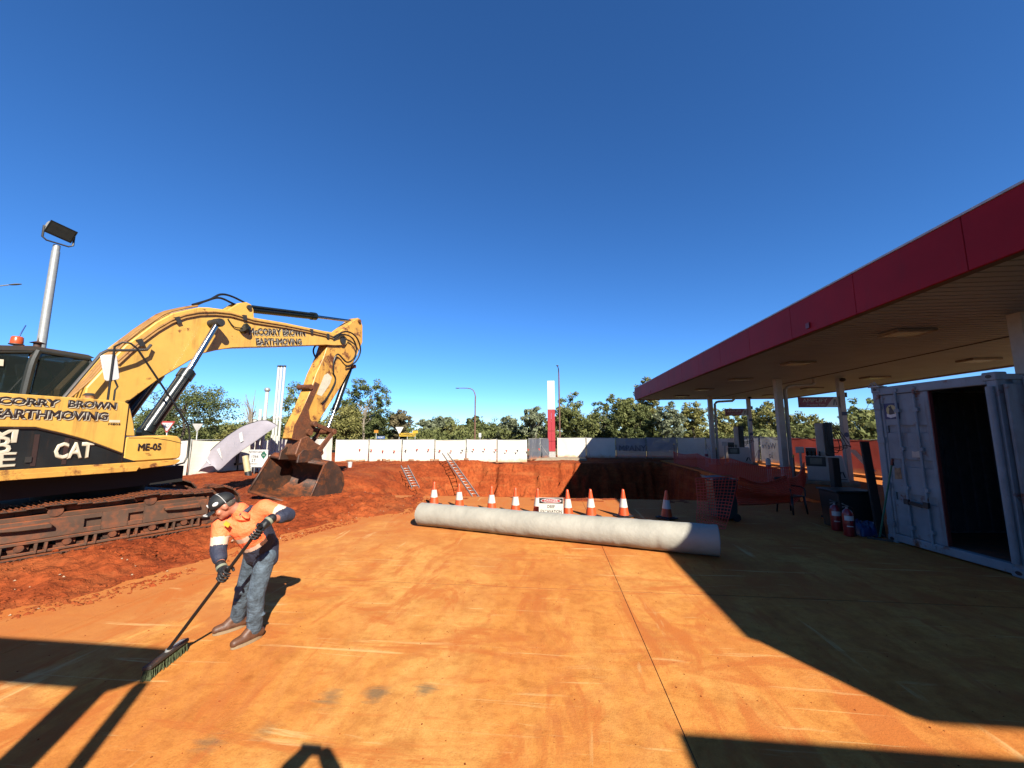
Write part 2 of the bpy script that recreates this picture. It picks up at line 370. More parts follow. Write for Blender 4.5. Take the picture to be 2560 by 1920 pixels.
def ground_patch(name, x0, x1, y0, y1, ds, fn):
    tb = MB(); tb.grid(lambda u, v: (x0 + (x1 - x0) * u, y0 + (y1 - y0) * v, 0), int((x1 - x0) / ds), int((y1 - y0) / ds))
    me = bpy.data.meshes.new(name); me.from_pydata([(x, y, fn(x, y)) for x, y, z in tb.v], [], tb.f); me.materials.append(SOIL)
    me.polygons.foreach_set('use_smooth', [True] * len(tb.f)); me.update(); g = obj(name, me); g['kind'] = 'structure'; return g
def coarse(x, y):
    z = hz(x, y) if (x < -2 or y > 12) else -.1 if (x < 12 and y > -3) else -.03
    return z - .25 if NX0 + .15 < x < NX1 - .15 and NY0 + .15 < y < NY1 - .15 else z
def fine_h(x, y):
    z = hz(x, y); e = sm(.02, .5, xb(y) - x + .12 * fbm(x * 3, y * 3, 2, 3))
    n4 = fbm(x * 9, y * 9, 3, 3); n5 = fbm(x * 20, y * 20, 1, 2); c_ = max(0, fbm(x * 4.2, y * 4.2, 8, 4))
    lum = .25 + 1.1 * sm(-.15, .35, fbm(x * .8, y * .8, 6, 3)); return z + e * lum * (.022 * n4 + .010 * n5 + .035 * c_) 
ground_patch('excavated_ground', X0, X1, Y0, Y1, DS, coarse)
ground_patch('dirt_strip', NX0, NX1, NY0, NY1, .042, fine_h)
tb = MB(); F = 1500
for a, b in (((-F, -F), (X0, F)), ((X1, -F), (F, F)), ((X0, -F), (X1, Y0)), ((X0, Y1), (X1, F))):
    tb.add([(a[0], a[1], -.03), (b[0], a[1], -.03), (b[0], b[1], -.03), (a[0], b[1], -.03)], [(0, 1, 2, 3)])
struct('ground', tb, GRASS)
# loose clods and stones on the dirt
tb = MB(); rc = random.Random(3)
def clod(mb, p, s, r):
    P = []
    for q in ((1, 0, 0), (-1, 0, 0), (0, 1, 0), (0, -1, 0), (0, 0, 1), (0, 0, -1)): P.append(tuple(p[i] + q[i] * s * r.uniform(.6, 1.2) * (.6 if i == 2 else 1) + r.uniform(-.2, .2) * s for i in range(3)))
    mb.add(P, [(0, 2, 4), (2, 1, 4), (1, 3, 4), (3, 0, 4), (2, 0, 5), (1, 2, 5), (3, 1, 5), (0, 3, 5)])
cnt = 0
while cnt < 7600:
    y = rc.uniform(2, 13) if rc.random() < .8 else rc.uniform(12, 25); x = xb(y) - rc.expovariate(.7) + .30 if y < 12.4 else rc.uniform(-12, 7)
    if fbm(x * 1.1, y * 1.1, 5, 3) < rc.uniform(-.4, .3): continue
    clod(tb, (x, y, max(fine_h(x, y), 0 if (x > xb(y) - .1 and y < 12.4) else -9)), rc.choice((.008, .012, .016, .02, .028, .04)) * rc.uniform(.7, 1.3), rc); cnt += 1
for _ in range(900):                                          # crumbs over the slab
    x, y = rc.uniform(-5.5, 6), rc.uniform(1.8, 12.3); clod(tb, (x, y, .002), rc.uniform(.003, .009), rc)
o = tb.build('soil_clods', SOIL); o['kind'] = 'stuff'
# pale stones along the edge of the dirt
tb = MB()
for _ in range(70):
    y = rc.uniform(4, 12); x = xb(y) - rc.uniform(-.1, 1.6); clod(tb, (x, y, max(hz(x, y), 0) + .01), rc.uniform(.008, .02), rc)
o = tb.build('pale_stones', mat('pale_stone', (.6, .42, .26), .9)); o['kind'] = 'stuff'
# ---- forecourt slabs, each its own pour with an open joint
fc = MB(); fc.bx((-13, -9, -.32), (24, 12.3, -.2)); fore = struct('forecourt', fc, SOIL)
sxs = [-12.9, -5.13, .87, 6.87, 12.87, 18.9]; sys_ = [-8.9, -.6, 5.42, 12.55]
def slab(x0, x1, y0, y1):
    j, k = .004, .010; b = MB(); b.bx((x0 + j, y0 + k, -.19), (x1 - j, y1 - k, 0)); o = b.build('slab', SLAB, fore)
for a, b in zip(sxs, sxs[1:]):
    for c, d in zip(sys_, sys_[1:]): slab(a, b, c, d)
for c, d in zip([12.55, 18.6, 24.6], [18.6, 24.6, 30.6]):
    slab(7.95, 12.87, c, d); slab(12.87, 18.9, c, d)
JOINT_DARK = mat('joint_shade_dark', (.16, .05, .025), .9)  # dark strips added in the joints to hide the sunlit groove walls
for x in sxs[1:4]: MB().bx((x - .0035, -8.8, -.1), (x + .0035, 12.5, -.005)).build('joint_shade_strip', JOINT_DARK, fore)
for y in sys_[1:3]: MB().bx((-12.8, y - .0095, -.1), (18.8, y + .0095, -.004)).build('joint_shade_strip', JOINT_DARK, fore)
fk = MB(); fk.bx((7.9, 12.56, -.34), (19, 30.7, -.2)); fk.build('slab_bed', CONC, fore)
# ---- canopy of the filling station
CX0, CX1, CY0, CY1, CB, CT = 5.98, 16.2, -2.34, 28.4, 4.345, 5.17
canopy = thing('fuel_canopy', 'long flat red-edged canopy on white posts over the fuel pumps', 'canopy', (CX0, CY0, 0))
def L(p): return (p[0] - CX0, p[1] - CY0, p[2])
REDF = mat('fascia_red', (.44, .006, .020), .6, spec=.15, var=.14, vs=.9, bump=.06, bs=3, bd=.03, world=True, streak=.35, streakcol=(.16, .03, .04))
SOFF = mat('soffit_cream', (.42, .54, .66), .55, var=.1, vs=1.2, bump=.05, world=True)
b = MB(); b.bx(L((CX0 + .06, CY0 + .06, CB + .12)), L((CX1 - .06, CY1 - .06, CT - .05))); b.build('roof_deck', mat('roof_sheet', (.5, .5, .48), .5), canopy)
yj = [CY1 - 2.045 * i for i in range(17)]; yj = [y for y in yj if y > CY0 + .3] + [CY0]
for y1, y0 in zip(yj, yj[1:]):
    for X, s in ((CX0, -1), (CX1, 1)):
        b = MB(); b.bx(L((X - .03, y0 + .004, CB)), L((X + .03, y1 - .004, CT))); b.build('fascia_panel', REDF, canopy, .006)
xj = [CX0 + .04 + (CX1 - CX0 - .08) / 5 * i for i in range(6)]
for x0, x1 in zip(xj, xj[1:]):
    for Y in (CY0, CY1):
        b = MB(); b.bx(L((x0 + .008, Y - .03, CB)), L((x1 - .008, Y + .03, CT))); b.build('fascia_panel', REDF, canopy, .006)
b = MB()
for x, y, x2, y2 in ((CX0 - .045, CY0 - .05, CX0 + .1, CY1 + .05), (CX1 - .1, CY0 - .05, CX1 + .045, CY1 + .05), (CX0 + .1, CY0 - .05, CX1 - .1, CY0 + .1), (CX0 + .1, CY1 - .1, CX1 - .1, CY1 + .05)): b.bx(L((x, y, CT + .002)), L((x2, y2, CT + .035)))
b.build('roof_capping', mat('capping_white', (.7, .7, .68), .4, .2), canopy)
strip_me = None; ns = 150; sw = (CY1 - CY0 - .1) / ns
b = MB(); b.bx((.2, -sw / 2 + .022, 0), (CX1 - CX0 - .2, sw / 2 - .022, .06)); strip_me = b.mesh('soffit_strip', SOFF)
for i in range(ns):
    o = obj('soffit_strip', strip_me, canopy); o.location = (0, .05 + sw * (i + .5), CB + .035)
b = MB(); b.bx(L((CX0 + .035, CY0 + .035, CB + .015)), L((CX0 + .2, CY1 - .035, CB + .05))); b.bx(L((CX1 - .2, CY0 + .035, CB + .015)), L((CX1 - .035, CY1 - .035, CB + .05)))
b.bx(L((CX0 + .2, CY0 + .035, CB + .09)), L((CX1 - .2, CY1 - .035, CB + .11))); b.build('soffit_trim', mat('soffit_gap_shade', (.09, .075, .06), .6), canopy)  # backing coloured dark so the strip gaps read as shadow
b = MB(); b.bx(L((11.1, CY0 + .1, CB + .012)), L((11.13, CY1 - .1, CB + .034))); b.build('soffit_joint', DARKST, canopy)
LIT = mat('fixture_lens', (.62, .58, .5), .25, var=.05)
for x in (8.2, 13.6):
    for y in (1.5, 5.6, 9.6, 13.6, 17.6, 21.6, 25.4):
        b = MB(); b.bx(L((x - .42, y - .28, CB - .035)), L((x + .42, y + .28, CB + .03))); f = b.build('ceiling_fixture', mat('fixture_frame', (.30, .26, .2), .5), canopy, .01)
        b = MB(); b.bx(L((x - .36, y - .22, CB - .042)), L((x + .29, y + .22, CB - .03))); b.build('lens', LIT, f)
POST = mat('post_white', (.60, .59, .55), .5, var=.1, dust=.2)
for (x, y) in ((10.4, 26.6), (9.9, 17.95), (9.2, 8.35)):
    b = MB(); b.bx(L((x - .125, y - .125, 0)), L((x + .125, y + .125, CB + .04))); b.bx(L((x - .26, y - .26, 0)), L((x + .26, y + .26, .03)))
    c = b.build('column', POST, canopy, .01)
    b = MB(); b.tube([L((x + .29, y, .05)), L((x + .29, y, 3.9)), L((x + .40, y, 4.02)), L((x + .52, y, 4.06)), L((x + 1.4, y, 4.1)), L((x + 1.5, y, 4.18)), L((x + 1.5, y, CB + .03))], .075, 10); b.build('downpipe', POST, c)
for y in (9.35, 24.0): MB().bx(L((CX0 - .06, y - .05, CB + .1)), L((CX0 - .03, y + .07, CB + .22))).build('fascia_bracket', mat('bracket_red', (.25, .015, .03), .5), canopy)
# ---- shop behind the camera (its roof throws the shadow in the near right corner)
shop = thing('shop_building', 'low rendered shop behind the camera whose roof shades the corner', 'building', (3.45, -1.38, 0))
b = MB(); b.bx((.25, -9, 0), (16, -.3, 3.0)); b.build('wall', mat('render_cream', (.6, .55, .45), .8, world=True), shop)
b = MB(); b.bx((0, -9.4, 3.0), (16.4, 0, 3.4)); b.build('roof', REDF, shop, .01)
b = MB(); b.bx((3, -.31, 0), (5.2, -.26, 2.4)); b.build('door', mat('door_glass', (.05, .06, .07), .1), shop)
for k in (6.5, 10.5):
    b = MB(); b.bx((k, -.31, .8), (k + 3, -.26, 2.4)); b.build('window', MATS['door_glass'], shop)
# ================================================================== EXCAVATOR
YEL = mat('machine_yellow', (.90, .51, .10), .42, var=.10, vs=2.5, bump=.05, dust=.12, rust=.03, coat=.2, streak=.5)
YELW = mat('worn_yellow', (.84, .43, .08), .5, var=.15, vs=3, bump=.1, dust=.2, rust=.42, streak=.7)
PANB = mat('panel_charcoal', (.016, .018, .018), .35, var=.4, vs=2, dust=.12, streak=.25)
CYLB = mat('cylinder_black', (.014, .018, .017), .28, var=.3, vs=4, dust=.1)
TRK = mat('track_steel', (.075, .048, .032), .7, .3, var=.35, dust=.75, vs=5)
TRKF = mat('track_frame_brown', (.12, .062, .035), .65, .1, var=.25, dust=.6, vs=3)
BKT = mat('bucket_steel', (.085, .045, .03), .55, .25, var=.35, dust=.42, rust=.5, vs=2.5)
RUSTY = mat('rusty_linkage', (.16, .062, .028), .65, .15, var=.35, dust=.3, rust=.7)
LETB = mat('letter_black', (.028, .014, .012), .5, var=.3); LETW = mat('letter_white', (.78, .70, .52), .5, var=.12)
HOSE = mat('hose_black', (.010, .010, .010), .45, dust=.1)
GLS = mat('cab_glass', (.10, .14, .13), .04, var=.05, bump=0, trans=.85, spec=.6)
EX = thing('excavator', 'large yellow tracked excavator with raised boom and brown bucket on the dirt', 'excavator', (-8.47, 6.45, 0), R(78))
def P3(b, n, m, p=EX, bv=0): return b.build(n, m, p, bv)
# --- running gear
TZ = .19; TR = R(-13); HT, HL = .80, 1.93
def rot_part(o): o.location = (0, 0, TZ); o.rotation_euler = (0, 0, TR); return o
r_ = .36
def loop(s, Ltot):
    # path of the chain: bottom run, front idler, sagging top run, rear sprocket
    a = HL - .40
    segs = [2 * a, math.pi * .37, 2 * a, math.pi * .37]; s = s % sum(segs)
    if s < segs[0]: return (-a + s, .035, 0)
    s -= segs[0]
    if s < segs[1]:
        t = s / .37; return (a + math.sin(t) * .385, .40 - math.cos(t) * .365, t)
    s -= segs[1]
    if s < segs[2]:
        u = s / segs[2]; x = a - s; sag = -.045 * abs(math.sin(math.pi * 2.9 * u)) - .06 * (1 - sm(0, .25, u))
        return (x, .765 + sag, math.pi)
    s -= segs[2]; t = s / .37; return (-a - math.sin(t) * .385, .40 + math.cos(t) * .365, math.pi + t)
PER = 4 * (HL - .40) + 2 * math.pi * .37
NS = 50
sb = MB(); sb.box((0, 0, 0), (.168, .54, .022)); 
for k in (-.055, 0, .055): sb.box((k, 0, -.022), (.018, .54, .024))
sb.box((.0, 0, .035), (.15, .16, .05)); SHOE = sb.mesh('track_shoe', TRK, .003)
for side, yy in ((-1, -1.0), (1, 1.0)):
    b = MB(); pts = [loop(i * PER / NS, 0) for i in range(NS + 1)]
    for i in range(NS):
        x, z, t = loop((i + .5) * PER / NS, 0); nx_, nz_ = -math.sin(t), math.cos(t)
        for o_ in (-.085, .085):
            b.box((x + nx_ * .065, yy + o_, z + nz_ * .065), (.165, .035, .085), (0, -t, 0))
    ch = rot_part(P3(b, 'track_chain', TRK))
    for i in range(NS):
        x, z, t = loop(i * PER / NS, 0); o = obj('track_shoe', SHOE, ch); o.location = (x, yy, z); o.rotation_euler = (0, -t, 0)
    b = MB(); y0, y1 = (yy - .19, yy + .10) if side < 0 else (yy - .10, yy + .19)
    yo = y0 if side < 0 else y1
    # box frame with two openings in its outer plate
    xs = [-1.36, -.30, -.10, .22, .42, 1.36]
    for i, (p, q) in enumerate(zip(xs, xs[1:])):
        hole = i in (1, 3)
        if hole: b.bx((p, yo - .012, .27), (q, yo + .012, .345)); b.bx((p, yo - .012, .475), (q, yo + .012, .55))
        else: b.bx((p, yo - .012, .27), (q, yo + .012, .55))
    b.bx((-1.36, yo + .05 * (1 if side < 0 else -1), .25), (1.36, (y1 - .01) if side < 0 else (y0 + .01), .60))
    b.prism([(-1.36, .55), (1.36, .55), (1.30, .62), (-1.30, .62)], yo + .012, y1 if side < 0 else y0)
    b.bx((-1.38, yo - .03, .215), (1.40, yo + .03, .262)); b.bx((1.36, y0 - .005, .25), (1.39, y1, .6))
    for k in (-1.15, -.72, -.2, .3, .82, 1.2):
        for d in (-.05, .05): b.prism([(k + d - .012, .06), (k + d + .012, .06), (k + d + .02, .22), (k + d - .02, .22)], yo - .02, yo + .05)
    b.bx((-1.2, yo - .005, .06), (1.28, yo + .02, .10))
    fr = rot_part(P3(b, 'track_frame', TRKF, bv=.006))
    for k in (-.92, .95):
        b = MB(); b.prism([(k - .26, .50), (k + .24, .50), (k + .27, .47), (k + .27, .42), (k - .05, .43), (k - .26, .45)], yo - .11 * (1 if side < 0 else -1), yo); rot = b.build('step', TRKF, fr, .01)
    for k in (-1.35, -.93, -.46, .05, .56, 1.02):
        b = MB(); b.cyl((k, yy - .14, .17), (k, yy + .14, .17), .105, 16); b.cyl((k, yo - .02, .17), (k, yo + .03, .17), .05, 10); b.build('track_roller', TRK, fr)
    for k in (-.62, .50):
        b = MB(); b.cyl((k, yy - .12, .655), (k, yy + .12, .655), .075, 16); b.cyl((k, yo + .0, .655), (k, yy, .655), .085, 16); b.build('carrier_roller', TRK, fr)
    b = MB(); b.cyl((HL - .42, yy - .1, .40), (HL - .42, yy + .1, .40), .30, 24); b.cyl((HL - .42, yy - .16, .40), (HL - .42, yy + .16, .40), .10, 14); b.build('idler_wheel', TRKF, fr)
    b = MB(); b.cyl((-HL + .42, yy - .06, .40), (-HL + .42, yy + .06, .40), .31, 24)
    for k in range(16):
        a = k * math.pi / 8; b.box((-HL + .42 + .32 * math.cos(a), yy, .40 + .32 * math.sin(a)), (.07, .07, .05), (0, -a, 0))
    b.build('sprocket', TRKF, fr)
b = MB(); b.bx((-1.0, -.85, TZ + .35), (1.0, .85, TZ + .72)); b.cyl((0, 0, TZ + .7), (0, 0, 1.40), .72, 28); P3(b, 'centre_frame', mat('underbody_shade_black', (.008, .007, .006), .8))  # coloured near black to stand for the deep shade under the body
b = MB(); b.bx((-1.5, -.95, 1.08), (.9, .95, 1.39)); P3(b, 'underbody_shade_block', MATS['underbody_shade_black'])  # near-black block added to fill the gap under the body with shade
# --- revolving upper structure
ys = -1.26
arch = [(-2.45, 1.86), (-2.2, 1.98), (-1.9, 2.08), (-1.64, 2.12), (-1.3, 2.12), (-1.01, 2.03), (-.74, 1.93), (-.45, 1.79), (-.25, 1.69)]
b = MB(); b.prism([(-2.45, 2.52), (-2.45, 1.86)] + arch[1:] + [(-.25, 2.53), (-.30, 2.56), (-.5, 2.585), (-2.2, 2.60)], ys, ys + .5); hood = P3(b, 'side_panel', YEL, bv=.012)
b = MB(); b.prism([(-2.45, 1.53), (-.25, 1.53)] + list(reversed([(x, z - .015) for x, z in arch])), ys + .02, ys + .45); P3(b, 'lower_door', PANB)
b = MB(); b.tube([(x, ys + .004, z - .012) for x, z in arch], .014, 6); P3(b, 'door_trim', LETB)
b = MB(); b.bx((-.262, ys - .003, 1.56), (-.25, ys + .02, 2.55)); P3(b, 'panel_seam', LETB)
b = MB(); b.prism([(-.246, 2.53), (-.246, 1.99), (-.11, 1.985), (-.15, 2.2), (-.22, 2.45)], ys + .01, ys + .5); P3(b, 'corner_panel', YEL, bv=.01)
b = MB(); b.prism([(-.246, 1.535), (.60, 1.545), (.645, 1.60), (.63, 1.90), (.57, 1.975), (.40, 1.995), (-.246, 1.97)], ys + .005, ys + .62); fb = P3(b, 'tool_box', YEL, bv=.025)
b = MB(); b.tube([(-.2, ys + .004, 1.955), (.15, ys + .004, 1.95), (.42, ys + .004, 1.90), (.63, ys + .004, 1.84)], .006, 5); b.build('lid_seam', LETB, fb)
b = MB(); b.prism([(-.24, 1.62), (-.06, 1.545), (-.24, 1.545)], ys - .002, ys + .02); b.build('corner_decal', PANB, fb)
b = MB(); b.prism([(-2.5, 1.40), (-.10, 1.39), (-.04, 1.40), (.55, 1.44), (.63, 1.50), (.63, 1.535), (-2.5, 1.525)], ys - .005, ys + .3); P3(b, 'lower_skirt', YELW, bv=.01)
b = MB(); b.prism([(-2.5, 1.39), (-.06, 1.38), (-.02, 1.46), (-2.5, 1.47)], ys - .05, ys - .006); P3(b, 'side_rail', YELW, bv=.006)
b = MB(); b.bx((-2.5, ys + .3, 1.40), (.6, 1.2, 1.62)); b.bx((-2.4, ys + .5, 1.62), (-.3, .30, 2.45)); b.bx((-.3, -.6, 1.6), (.35, .3, 2.0)); P3(b, 'main_deck', DARKST)
b = MB(); b.prism([(-3.1, 1.35), (-2.52, 1.35), (-2.52, 2.50), (-2.95, 2.45), (-3.1, 2.2)], -1.2, 1.2); P3(b, 'counterweight', YEL, bv=.06)
b = MB(); b.prism([(-2.4, 2.45), (-.42, 2.45), (-.45, 2.58), (-2.2, 2.64)], ys + .5, .3); P3(b, 'engine_hood', YEL, bv=.02)
b = MB(); b.cyl((-.62, ys + .35, 2.56), (-.62, ys + .35, 2.66), .075, 16); c = P3(b, 'filler_neck', YELW); b = MB(); b.cone((-.62, ys + .35, 2.66), (-.62, ys + .35, 2.70), .085, .05, 16); b.build('filler_cap', DARKST, c)
def panel_text(s, x0, x1, z, h_, bold=.068, m=LETB, back=True, y=None):
    y = ys if y is None else y
    me = textmesh(s, h_ * 1.38, bold=bold, ext=.0015); xs_ = [v.co.x for v in me.vertices]; k = (x1 - x0) / (max(xs_) - min(xs_)); mid = (max(xs_) + min(xs_)) / 2
    me.transform(Matrix.Translation((-mid, 0, 0))); me.transform(Matrix.Diagonal((k, 1, 1, 1))); me2 = me.copy()
    me.transform(basis(Vector(((x0 + x1) / 2, y - .006, z)), (1, 0, 0), (0, 0, 1))); me.materials.clear(); me.materials.append(m); o = obj('lettering', me, hood if y == ys else None)
    if back:
        me2.transform(basis(Vector(((x0 + x1) / 2 + .012, y - .002, z - .014)), (1, 0, 0), (0, 0, 1))); me2.materials.clear(); me2.materials.append(LETW); b = obj('lettering', me2, o if False else (hood if y == ys else None))
    return o
panel_text('McCORRY', -1.92, -1.10, 2.485, .10); panel_text('BROWN', -1.01, -.42, 2.485, .105)
panel_text('EARTHMOVING', -1.74, -.515, 2.305, .125)
panel_text('ME05', -.50, -.34, 2.185, .032, .01, back=False)
o = panel_text('ME-05', -.06, .29, 1.785, .12, .03, back=False, y=ys - .002); o.parent = fb
for x in (-1.30, -.98):
    MB().bx((x, ys + .012, 1.56), (x + .05, ys + .019, 2.02 if x < -1.2 else 1.96)).build('door_stile', mat('stile_brown', (.05, .025, .02), .5), hood)
MB().bx((-1.36, ys - .004, 1.62), (-1.30, ys + .018, 1.70)).build('door_latch', DARKST, hood)
# emblem on the charcoal door: broad white letters with a peak in the A
def shift_y(o, dy):
    o.data.transform(Matrix.Translation((0, dy, 0))); return o
e = panel_text('CAT', -1.08, -.63, 1.755, .235, .05, LETW, False); shift_y(e, .018)
b = MB(); b.prism([(-.97, 1.635), (-.86, 1.735), (-.75, 1.64), (-.80, 1.64), (-.86, 1.695), (-.92, 1.635)], ys + .008, ys + .012); b.build('emblem_peak', PANB, hood)
e = panel_text('M', -1.76, -1.46, 2.0, .22, .02, LETW, False); shift_y(e, .018)
e = panel_text('B', -1.66, -1.50, 1.86, .24, .03, LETW, False); shift_y(e, .0185)
e = panel_text('E', -1.62, -1.44, 1.66, .20, .03, LETW, False); shift_y(e, .019)
b = MB(); b.bx((-.49, ys - .004, 2.215), (-.35, ys + .002, 2.255)); b.build('plate', LETW, hood)
# --- cab on the far side
CB_ = mat('cab_frame_black', (.022, .025, .022), .5, dust=.3, var=.3)
b = MB()
for pts, r in (([(-.88, .38, 2.5), (-.84, .38, 3.2), (-.78, .40, 3.48)], .055), ([(.02, .38, 2.5), (-.02, .38, 3.1), (-.10, .40, 3.45)], .03), ([(-.95, 1.18, 2.5), (-.92, 1.18, 3.3), (-.85, 1.15, 3.48)], .05), ([(.02, 1.18, 2.5), (-.02, 1.18, 3.1), (-.10, 1.15, 3.45)], .03),
               ([(-1.55, .42, 2.5), (-1.53, .42, 3.3)], .045), ([(-1.55, 1.15, 2.5), (-1.53, 1.15, 3.3)], .045), ([(-.78, .39, 3.475), (-.10, .39, 3.455)], .04), ([(-1.53, .42, 3.32), (-.85, .40, 3.45)], .04), ([(-1.53, 1.15, 3.32), (-.85, 1.15, 3.45)], .04), ([(.02, .38, 2.55), (.02, 1.18, 2.55)], .03)): b.tube(pts, r, 8, 3)
cab = P3(b, 'cab', CB_)
b = MB(); b.prism([(-1.56, 3.33), (-.86, 3.46), (-.10, 3.46), (-.04, 3.49), (-.14, 3.53), (-.86, 3.55), (-1.56, 3.42)], .36, 1.2); b.build('cab_roof', mat('roof_dark', (.05, .04, .03), .6, dust=.35), cab, .01)
b = MB(); b.bx((-1.56, .36, 2.45), (.04, 1.2, 2.62)); b.build('cab_floor', CB_, cab)
for nm, q in (('side_window', [(-.80, .385, 2.62), (.0, .385, 2.62), (-.04, .385, 3.42), (-.76, .385, 3.44)]), ('side_window', [(-1.5, .40, 2.62), (-.93, .39, 2.62), (-.88, .39, 3.40), (-1.48, .40, 3.28)]),
              ('side_window', [(-.86, 1.17, 2.62), (.0, 1.17, 2.62), (-.06, 1.17, 3.42), (-.82, 1.17, 3.44)]), ('windscreen', [(.015, .4, 2.58), (.015, 1.16, 2.58), (-.09, 1.14, 3.44), (-.09, .42, 3.44)])):
    b = MB(); d = Vector((0, .006, 0)) if nm == 'side_window' else Vector((-.006, 0, 0)); q2 = [Vector(p) + d for p in q]
    b.add([*q, *q2], [(0, 1, 2, 3), (7, 6, 5, 4), (0, 4, 5, 1), (1, 5, 6, 2), (2, 6, 7, 3), (3, 7, 4, 0)]); b.build(nm, GLS, cab)
b = MB(); b.bx((-1.15, .55, 2.6), (-.7, 1.0, 2.75)); b.box((-1.12, .78, 3.0), (.12, .44, .62), (0, .12, 0)); b.build('seat', mat('seat_cloth', (.02, .02, .022), .8), cab, .04)
b = MB(); b.bx((-1.47, .372, 3.20), (-.98, .378, 3.31)); o = b.build('cab_sticker', LETW, cab); o.rotation_euler = (0, R(-3), 0)
b = MB(); b.cyl((-1.0, .5, 3.545), (-1.0, .5, 3.56), .09, 16); P3(b, 'beacon_base', DARKST); b = MB(); b.lathe([(.075, 0), (.078, .03), (.072, .115), (.06, .13)], (-1.0, .5, 3.56)); P3(b, 'beacon', mat('beacon_orange', (.62, .10, .02), .3, var=.1, bump=0, dust=.2))
b = MB(); b.cyl((-.78, .44, 3.50), (-.78, .44, 3.62), .05, 12); b.cone((-.78, .44, 3.62), (-.78, .44, 3.65), .10, .03, 12); b.cone((-.78, .44, 3.65), (-.78, .44, 3.72), .012, .002, 8); P3(b, 'air_intake', mat('intake_rust', (.09, .04, .025), .7, dust=.3))
ANT = mat('aerial_blue', (.05, .10, .32), .4)
for p, q in (((-1.35, .7, 3.45), (-1.30, .72, 4.12)), ((-.88, .95, 3.55), (-.76, .97, 4.0))):
    b = MB(); b.cone(p, q, .012, .008, 6); P3(b, 'aerial', ANT)
# --- mirror, rails
MY = -1.0
b = MB(); b.prism([(-.585, 3.33), (-.56, 3.36), (-.40, 3.40), (-.37, 3.375), (-.295, 3.0), (-.315, 2.965), (-.46, 2.92), (-.49, 2.945)], MY, MY + .03); b.build('mirror', mat('mirror_back_white', (.80, .80, .78), .4, var=.05), EX, .008)
b = MB(); b.tube([(-.42, MY, 2.56), (-.42, MY, 3.33), (-.43, -1.02, 3.53), (-.36, -1.08, 3.62), (-.27, -1.12, 3.62), (-.18, -1.15, 3.54), (.3, -1.17, 2.85), (.74, -1.2, 2.2), (.79, -1.2, 2.0), (.79, -1.2, 1.58), (.74, -1.2, 1.46), (.60, -1.2, 1.43)], .017, 8); P3(b, 'guard_rail', HOSE)
b = MB(); b.tube([(-.34, MY, 2.56), (-.34, MY, 2.78), (-.31, MY, 2.84), (-.36, MY, 2.95)], .014, 8); P3(b, 'mirror_bracket', HOSE)
b = MB(); b.tube([(-.80, -.6, 2.6), (-.40, -.6, 3.44), (-.31, -.58, 3.52), (.05, -.5, 3.60), (.36, -.4, 3.68), (.44, -.36, 3.80)], .026, 8); P3(b, 'hand_rail', mat('rail_grey', (.10, .09, .08), .5, dust=.2))
# --- boom
boom = [(-.40, 2.35), (-.38, 2.85), (.09, 3.72), (.54, 4.31), (.81, 4.58), (1.31, 4.87), (1.51, 4.93), (2.04, 5.02), (2.56, 5.00), (3.51, 5.12), (4.98, 5.25), (5.80, 5.36), (6.00, 5.26), (6.04, 5.14), (5.95, 5.0), (5.46, 4.88), (5.09, 4.82), (3.3, 4.38), (2.13, 4.10), (1.73, 3.95), (1.46, 3.82), (1.21, 3.60), (.95, 3.36), (.71, 3.15), (.21, 2.60), (-.05, 2.2)]
b = MB(); b.prism(boom, -.265, .265); bm_ = P3(b, 'boom', YEL, bv=.018)
def sub(b, n, m, p, bv=0): return b.build(n, m, p, bv)
b = MB()
for y in (-.17, .09): b.prism([(1.98, 5.0), (2.28, 5.30), (2.46, 5.38), (2.58, 5.36), (2.66, 5.24), (2.70, 4.98)], y, y + .08)
sub(b, 'cylinder_lug', YEL, bm_, .008)
for x, hw_, z, r in ((2.52, .22, 5.26, .06), (1.58, .62, 4.56, .085), (5.78, .31, 5.12, .12)): b = MB(); b.cyl((x, -hw_, z), (x, hw_, z), r, 16); sub(b, 'pin', DARKST, bm_)
b = MB()
for dy, dz in ((-.275, .0), (-.285, -.07), (-.20, .05), (-.1, .06), (.0, .06)):
    pts = [(-.55 + dy * .2, dy, 2.6), (-.30, dy, 3.02), (.09, dy, 3.72 + dz), (.54, dy, 4.31 + dz), (.81, dy, 4.58 + dz), (1.31, dy, 4.86 + dz)] if dz > 0 else [(.0, dy, 3.40 + dz), (.35, dy, 3.92 + dz), (.8, dy, 4.43 + dz), (1.31, dy, 4.75 + dz), (2.0, dy, 4.93 + dz), (2.6, dy, 4.93 + dz), (3.5, dy, 5.04 + dz), (5.0, dy, 5.16 + dz), (5.4, dy, 5.15 + dz)]
    b = MB(); b.tube(pts, .022, 6, 2); sub(b, 'oil_pipe', mat('pipe_yellow_brown', (.44, .22, .055), .5, dust=.3, rust=.3), bm_)
for x, z in ((.3, 3.82), (.9, 4.45), (2.35, 4.92), (4.45, 5.10), (5.1, 5.12)): b = MB(); b.box((x, -.285, z), (.09, .07, .14), (0, -.5 if x < 1 else -.12, 0)); sub(b, 'pipe_clamp', DARKST, bm_)
